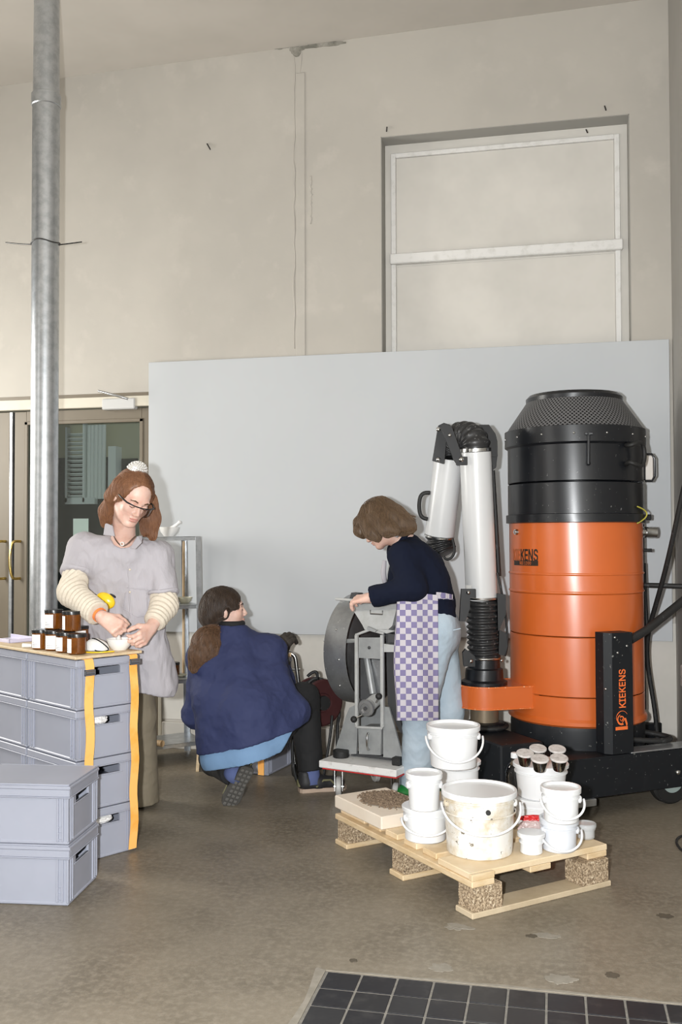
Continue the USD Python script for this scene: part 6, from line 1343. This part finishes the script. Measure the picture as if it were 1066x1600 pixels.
# ---- person 3: bending over the machine in navy sweater, chequered apron and pale jeans
def person_three():
    ir = unit(np.array([_r[0], _r[1], 0])); aw = unit(np.array([_f[0], _f[1], 0])); up = np.array([0, 0, 1.0]); toc = -aw
    Hc = PD(592, 818, 4.84); M = head_frame(Hc, -ir * .72 + aw * .42 - up * .72, 0.0)
    neck = PD(628, 846, 4.85); sN, sF = PD(624, 870, 4.74), PD(630, 868, 4.98)
    ch, wst = PD(650, 885, 4.85), PD(684, 955, 4.86)
    eN, wN = PD(646, 918, 4.66), PD(578, 934, 4.72); eF, wF = PD(622, 930, 5.04), PD(602, 950, 5.02)
    hN, hF = PD(680, 990, 4.78), PD(684, 990, 4.94); kN, kF = PD(655, 1112, 4.78), PD(700, 1110, 4.96); aN, aF = PD(651, 1225, 4.86), PD(697, 1222, 4.98)
    base = np.array([*aN[:2], 0.0]); o = base
    t = thing('person', 'person in navy sweater, purple chequered apron and pale jeans bending over the machine', 'person', base)
    f = fld([Hc + up * .12 - ir * .1, neck, sN, sF, eN, wN, eF, wF, hN, hF, kN, kF, aN, aF, wN - ir * .16, [*aN[:2], 0], aN - ir * .16, aN + ir * .2], .13, .005)
    add_head(f, M, neck, .047)
    for s_ in (sN, sF): f.chain([neck + ir * .02, s_ + ir * .015 - up * .01], [.040, .036], .03); f.cone(s_ * .6 + neck * .4 + ir * .10 - up * .05, wst, .05, .075, .05)
    f.chain([sN, eN, wN], [.045, .037, .025], .02); f.chain([sF, eF, wF], [.045, .037, .025], .02)
    for h_, k_, a_ in ((hN, kN, aN), (hF, kF, aF)): f.chain([h_, k_, a_], [.09, .055, .038], .03); f.cone(np.array([*a_[:2], .05]), np.array([*a_[:2], .04]) - ir * .12 + toc * .03, .036, .03, .03)
    add_hand(f, wN - ir * .0, PD(562, 936, 4.75) - wN, -up * .75 + aw * .4, up * .4 + aw, (.55, .7, .5), tcurl=(.4, .3)); add_hand(f, wF, -ir * .4 - up * .8, -ir * .6 - aw * .3, -aw, (.4, .5, .4))
    part(t, 'body', f.mesh(smooth=1), LOOKS['skin'], True, off=o); face_parts(t, o, M)
    # jeans
    g = fld([hN, hF, kN, kF, aN, aF], .17, .006)
    for h_, k_, a_ in ((hN, kN, aN), (hF, kF, aF)): g.chain([h_, k_, np.array([*a_[:2], .055])], [.098, .080, .078], .03)
    g.cone(hN + up * .05, hF + up * .05, .105, .105, .03); g.ell((hN + hF) / 2 + ir * .035 - up * .01, (.085, .14, .10), None, .04)
    g.cut([0, 0, .028], -up).cut(wst + up * .03, up)
    part(t, 'jeans', g.mesh(folds(8, .009, (1, 1, .9), 6)), LOOKS['jeans_pale'], True, off=o)
    for p0, p1 in (((716, 985), (722, 1000)),): pass
    part(t, 'back_pocket', tube([PD(x, y, 4.70) for x, y in ((708, 985), (720, 982))], .003, 6), LOOKS['jeans_pale'], True, off=o)
    # sweater
    g = fld([neck, sN, sF, eN, wN, eF, wF, wst, hN], .17, .006)
    g.chain([PD(634, 862, 4.86), PD(655, 890, 4.86), PD(674, 940, 4.86), PD(682, 968, 4.86)], [.095, .118, .108, .098], .05)
    for d_ in (-.085, .085): g.chain([PD(648, 872, 4.86) + aw * d_, PD(670, 910, 4.86) + aw * d_, PD(683, 966, 4.86) + aw * d_], [.085, .086, .076], .05)
    g.cut(PD(686, 968, 4.8), -up * 1.0 + ir * .12)
    for s_, e_, w_ in ((sN, eN, wN), (sF, eF, wF)):
        a_ = g.like(); a_.chain([s_ + ir * .02, e_, w_], [.080, .062, .050], .03).cut(e_ + (w_ - e_) * .96, w_ - e_); g.merge(a_, .03)
    nn = unit(Hc - neck); g.cone(neck + nn * .01, neck + nn * .09, .050, .075, .01, True)
    SW = g
    part(t, 'sweater', g.mesh(folds(8, .013, (1, 1, .8), 4, .6)), LOOKS['sweater_navy'], True, off=o)
    x = unit(np.cross(nn, aw)); y = np.cross(nn, x)
    part(t, 'collar', put(tube([(math.cos(a) * .056, math.sin(a) * .056, 0) for a in np.linspace(0, 2 * PI, 30, endpoint=False)], .017, 10, closed=True), frame_matrix(neck + nn * .012, x, y, nn)), LOOKS['sweater_navy'], True, off=o)
    part(t, 'neck_strap', tube(curve([PD(619, 838, 4.765), PD(625, 827, 4.755), PD(632, 822, 4.765), PD(641, 823, 4.80)], 16), .012, 8), LOOKS['linen_lilac'], True, off=o, label='lilac neck strap of the apron')
    # apron: skirt panel wrapping the near hip and front, and the waist band
    sq = .029
    def sheet(rows, th=.004, smooth=True):                # rows: list of rows of points; uv measured along the cloth in check units
        R = np.array(rows); nr, nc = R.shape[:2]
        uu = np.zeros((nr, nc)); vv = np.zeros((nr, nc)); uu[:, 1:] = np.cumsum(np.linalg.norm(np.diff(R, axis=1), axis=2).mean(0))[None, :]; vv[1:, :] = np.cumsum(np.linalg.norm(np.diff(R, axis=0), axis=2).mean(1))[:, None]
        du_, dv_ = np.gradient(R, axis=1), np.gradient(R, axis=0); n = np.cross(du_, dv_); n /= np.maximum(np.linalg.norm(n, axis=2, keepdims=True), 1e-9)
        V = np.concatenate([R.reshape(-1, 3), (R - n * th).reshape(-1, 3)]); U = np.stack([uu, vv], -1).reshape(-1, 2) / sq; U = np.vstack([U, U]); N = nr * nc; F = []
        i = np.arange(N).reshape(nr, nc)
        for a in range(nr - 1):
            for b in range(nc - 1):
                q = (i[a, b], i[a, b + 1], i[a + 1, b + 1], i[a + 1, b]); F += [(q[0], q[1], q[2]), (q[0], q[2], q[3]), (q[2] + N, q[1] + N, q[0] + N), (q[3] + N, q[2] + N, q[0] + N)]
        rim = [(i[0, b], i[0, b + 1]) for b in range(nc - 1)] + [(i[a, nc - 1], i[a + 1, nc - 1]) for a in range(nr - 1)] + [(i[nr - 1, b + 1], i[nr - 1, b]) for b in range(nc - 2, -1, -1)] + [(i[a + 1, 0], i[a, 0]) for a in range(nr - 2, -1, -1)]
        for a, b in rim: F += [(b, a, a + N), (b, a + N, b + N)]
        return trimesh.Trimesh(V, F, process=False), U
    rows = []
    for k in range(42):
        y = 927 + (1126 - 927) * k / 41; q = k / 41; row = []
        for j in range(34):
            s = j / 33
            if s < .80: x = 684.5 + q * 1.0 - (684.5 - 619) * s / .80; Z = 4.655 + .016 * math.sin(s * 9 + q * 2) * (.3 + q) - .016 * max(0, .12 - q) / .12 - .02 * math.sin(PI * s) + .05 * max(0, .25 - q)
            else: e = (s - .80) / .20; x = 619 - 4.5 * math.sin(e * PI / 2) + 5 * (1 - math.cos(e * PI / 2)) + 2.2 * math.sin(q * 7 + 1); Z = 4.655 + .05 * max(0, .25 - q) + .20 * e ** 1.1
            row.append(PD(x, y + (3 - 9 * s if q < .05 else 0), Z))
        rows.append(row)
    q_, U = sheet(rows)
    p = usdkit.mesh(stage, path_for(t, 'apron'), mv(q_, *(-o)), '/World/Looks/apron_check', smooth=True, uv=U).GetPrim(); data(p, label='purple and lilac chequered apron')
    def hit(px, py):
        d = ray(px, py)
        for Z in np.linspace(4.5, 5.0, 240):
            p = EYE + d * Z; i = np.round((p - SW.lo) / SW.h).astype(int)
            if (i >= 0).all() and (i < SW.n).all() and SW.D[tuple(i)] < 0: return p - aw * .022
        return EYE + d * 4.80
    rows = []
    for k in range(6):
        row = []
        for j in range(26):
            s = j / 25; x = 681 + 26 * s; yc = 927 + 3 * s + 3 * s * s; hgt = 11 - 3 * s; row.append(hit(x, yc - hgt / 2 + hgt * k / 5 + (1 - s) * 3))
        rows.append(row)
    q_, U = sheet(rows); p = usdkit.mesh(stage, path_for(t, 'apron_band'), mv(q_, *(-o)), '/World/Looks/apron_check', smooth=True, uv=U).GetPrim(); data(p, label='chequered waist band')
    part(t, 'apron_bib', [tube([PD(601, 876, 4.80), PD(599, 895, 4.80), PD(602, 912, 4.82)], [.010, .014, .012], 10)], LOOKS['linen_lilac'], True, off=o)
    # green shoes
    for a_ in (aN, aF):
        u = Field(np.array([*a_[:2], 0]) - .25, np.array([*a_[:2], 0]) + .28, .005); W = np.array([*a_[:2], 0.0]); d = unit(-ir + toc * .55)
        u.chain([W + up * .045 - d * .03, W + up * .045 + d * .06, W + up * .036 + d * .15], [.046, .045, .038], .03); u.cone(W + up * .05, W + up * .085, .045, .043, .02); u.cut([0, 0, .002], -up)
        part(t, 'shoe', u.mesh(smooth=1), LOOKS['shoe_green'], True, off=o, label='shiny green shoe')
    # bobbed hair
    h = fld([Hc], .24, .0045); H = lambda x, y, z: HP(M, x, y, z)
    h.ell(H(0, -.020, .032), (.086, .102, .090), M, .02); h.ell(H(0, -.06, -.03), (.082, .068, .085), M, .03)
    for s in (-1, 1): h.chain([H(s * .070, .02, .03), H(s * .078, .030, -.03), H(s * .074, .020, -.070)], [.030, .028, .022], .02); h.chain([H(s * .066, -.04, .0), H(s * .078, -.05, -.08), H(s * .075, -.075, -.115)], [.035, .034, .020], .02)
    h.chain([H(0, -.09, -.04), H(0, -.105, -.10), H(0, -.125, -.135)], [.055, .045, .020], .03)
    h.chain([H(.0, .075, .075), H(.0, .103, .035), H(.0, .108, .012)], [.022, .018, .012], .02); h.chain([H(.03, .07, .07), H(.045, .092, .03), H(.045, .094, .010)], [.022, .018, .012], .02); h.chain([H(-.03, .07, .07), H(-.045, .092, .03), H(-.045, .094, .010)], [.022, .018, .012], .02)
    h.ell(H(0, .085, -.055), (.058, .062, .052), M, .01, True)
    hm = h.mesh(grooves(M, .003, 70, 12, 7), 1); part(t, 'hair', hm, LOOKS['hair_brown'], True, off=o)
    top = H(0, -.02, .125)
    surface_hair(t, hm, lambda p: (p - top) / np.maximum(np.linalg.norm(p - top, axis=1, keepdims=True), .02) * .9 - M[:3, 2] * .5 - up * .35 + .12 * np.sin(p[:, 2:3] * 110 + p[:, :1] * 90) * ir, 3600, 12, .010, 'hair_brown', o, .0015, .0045, 9, jitter=.4)
    r3 = random.Random(12); cs = []
    for k in range(160):
        a = r3.uniform(-1, 1); st_ = H(a * .07, -.09, .0 + r3.uniform(-.03, .03)); en = PD(646 + r3.uniform(-9, 5), 816 + r3.uniform(-9, 5), 4.84 + a * .06)
        cs.append(curve([st_, st_ * .55 + en * .45 + up * .008, en], 9))
    strands(t, 'loose_hair', cs, .0015, 'hair_brown', o)
person_three()
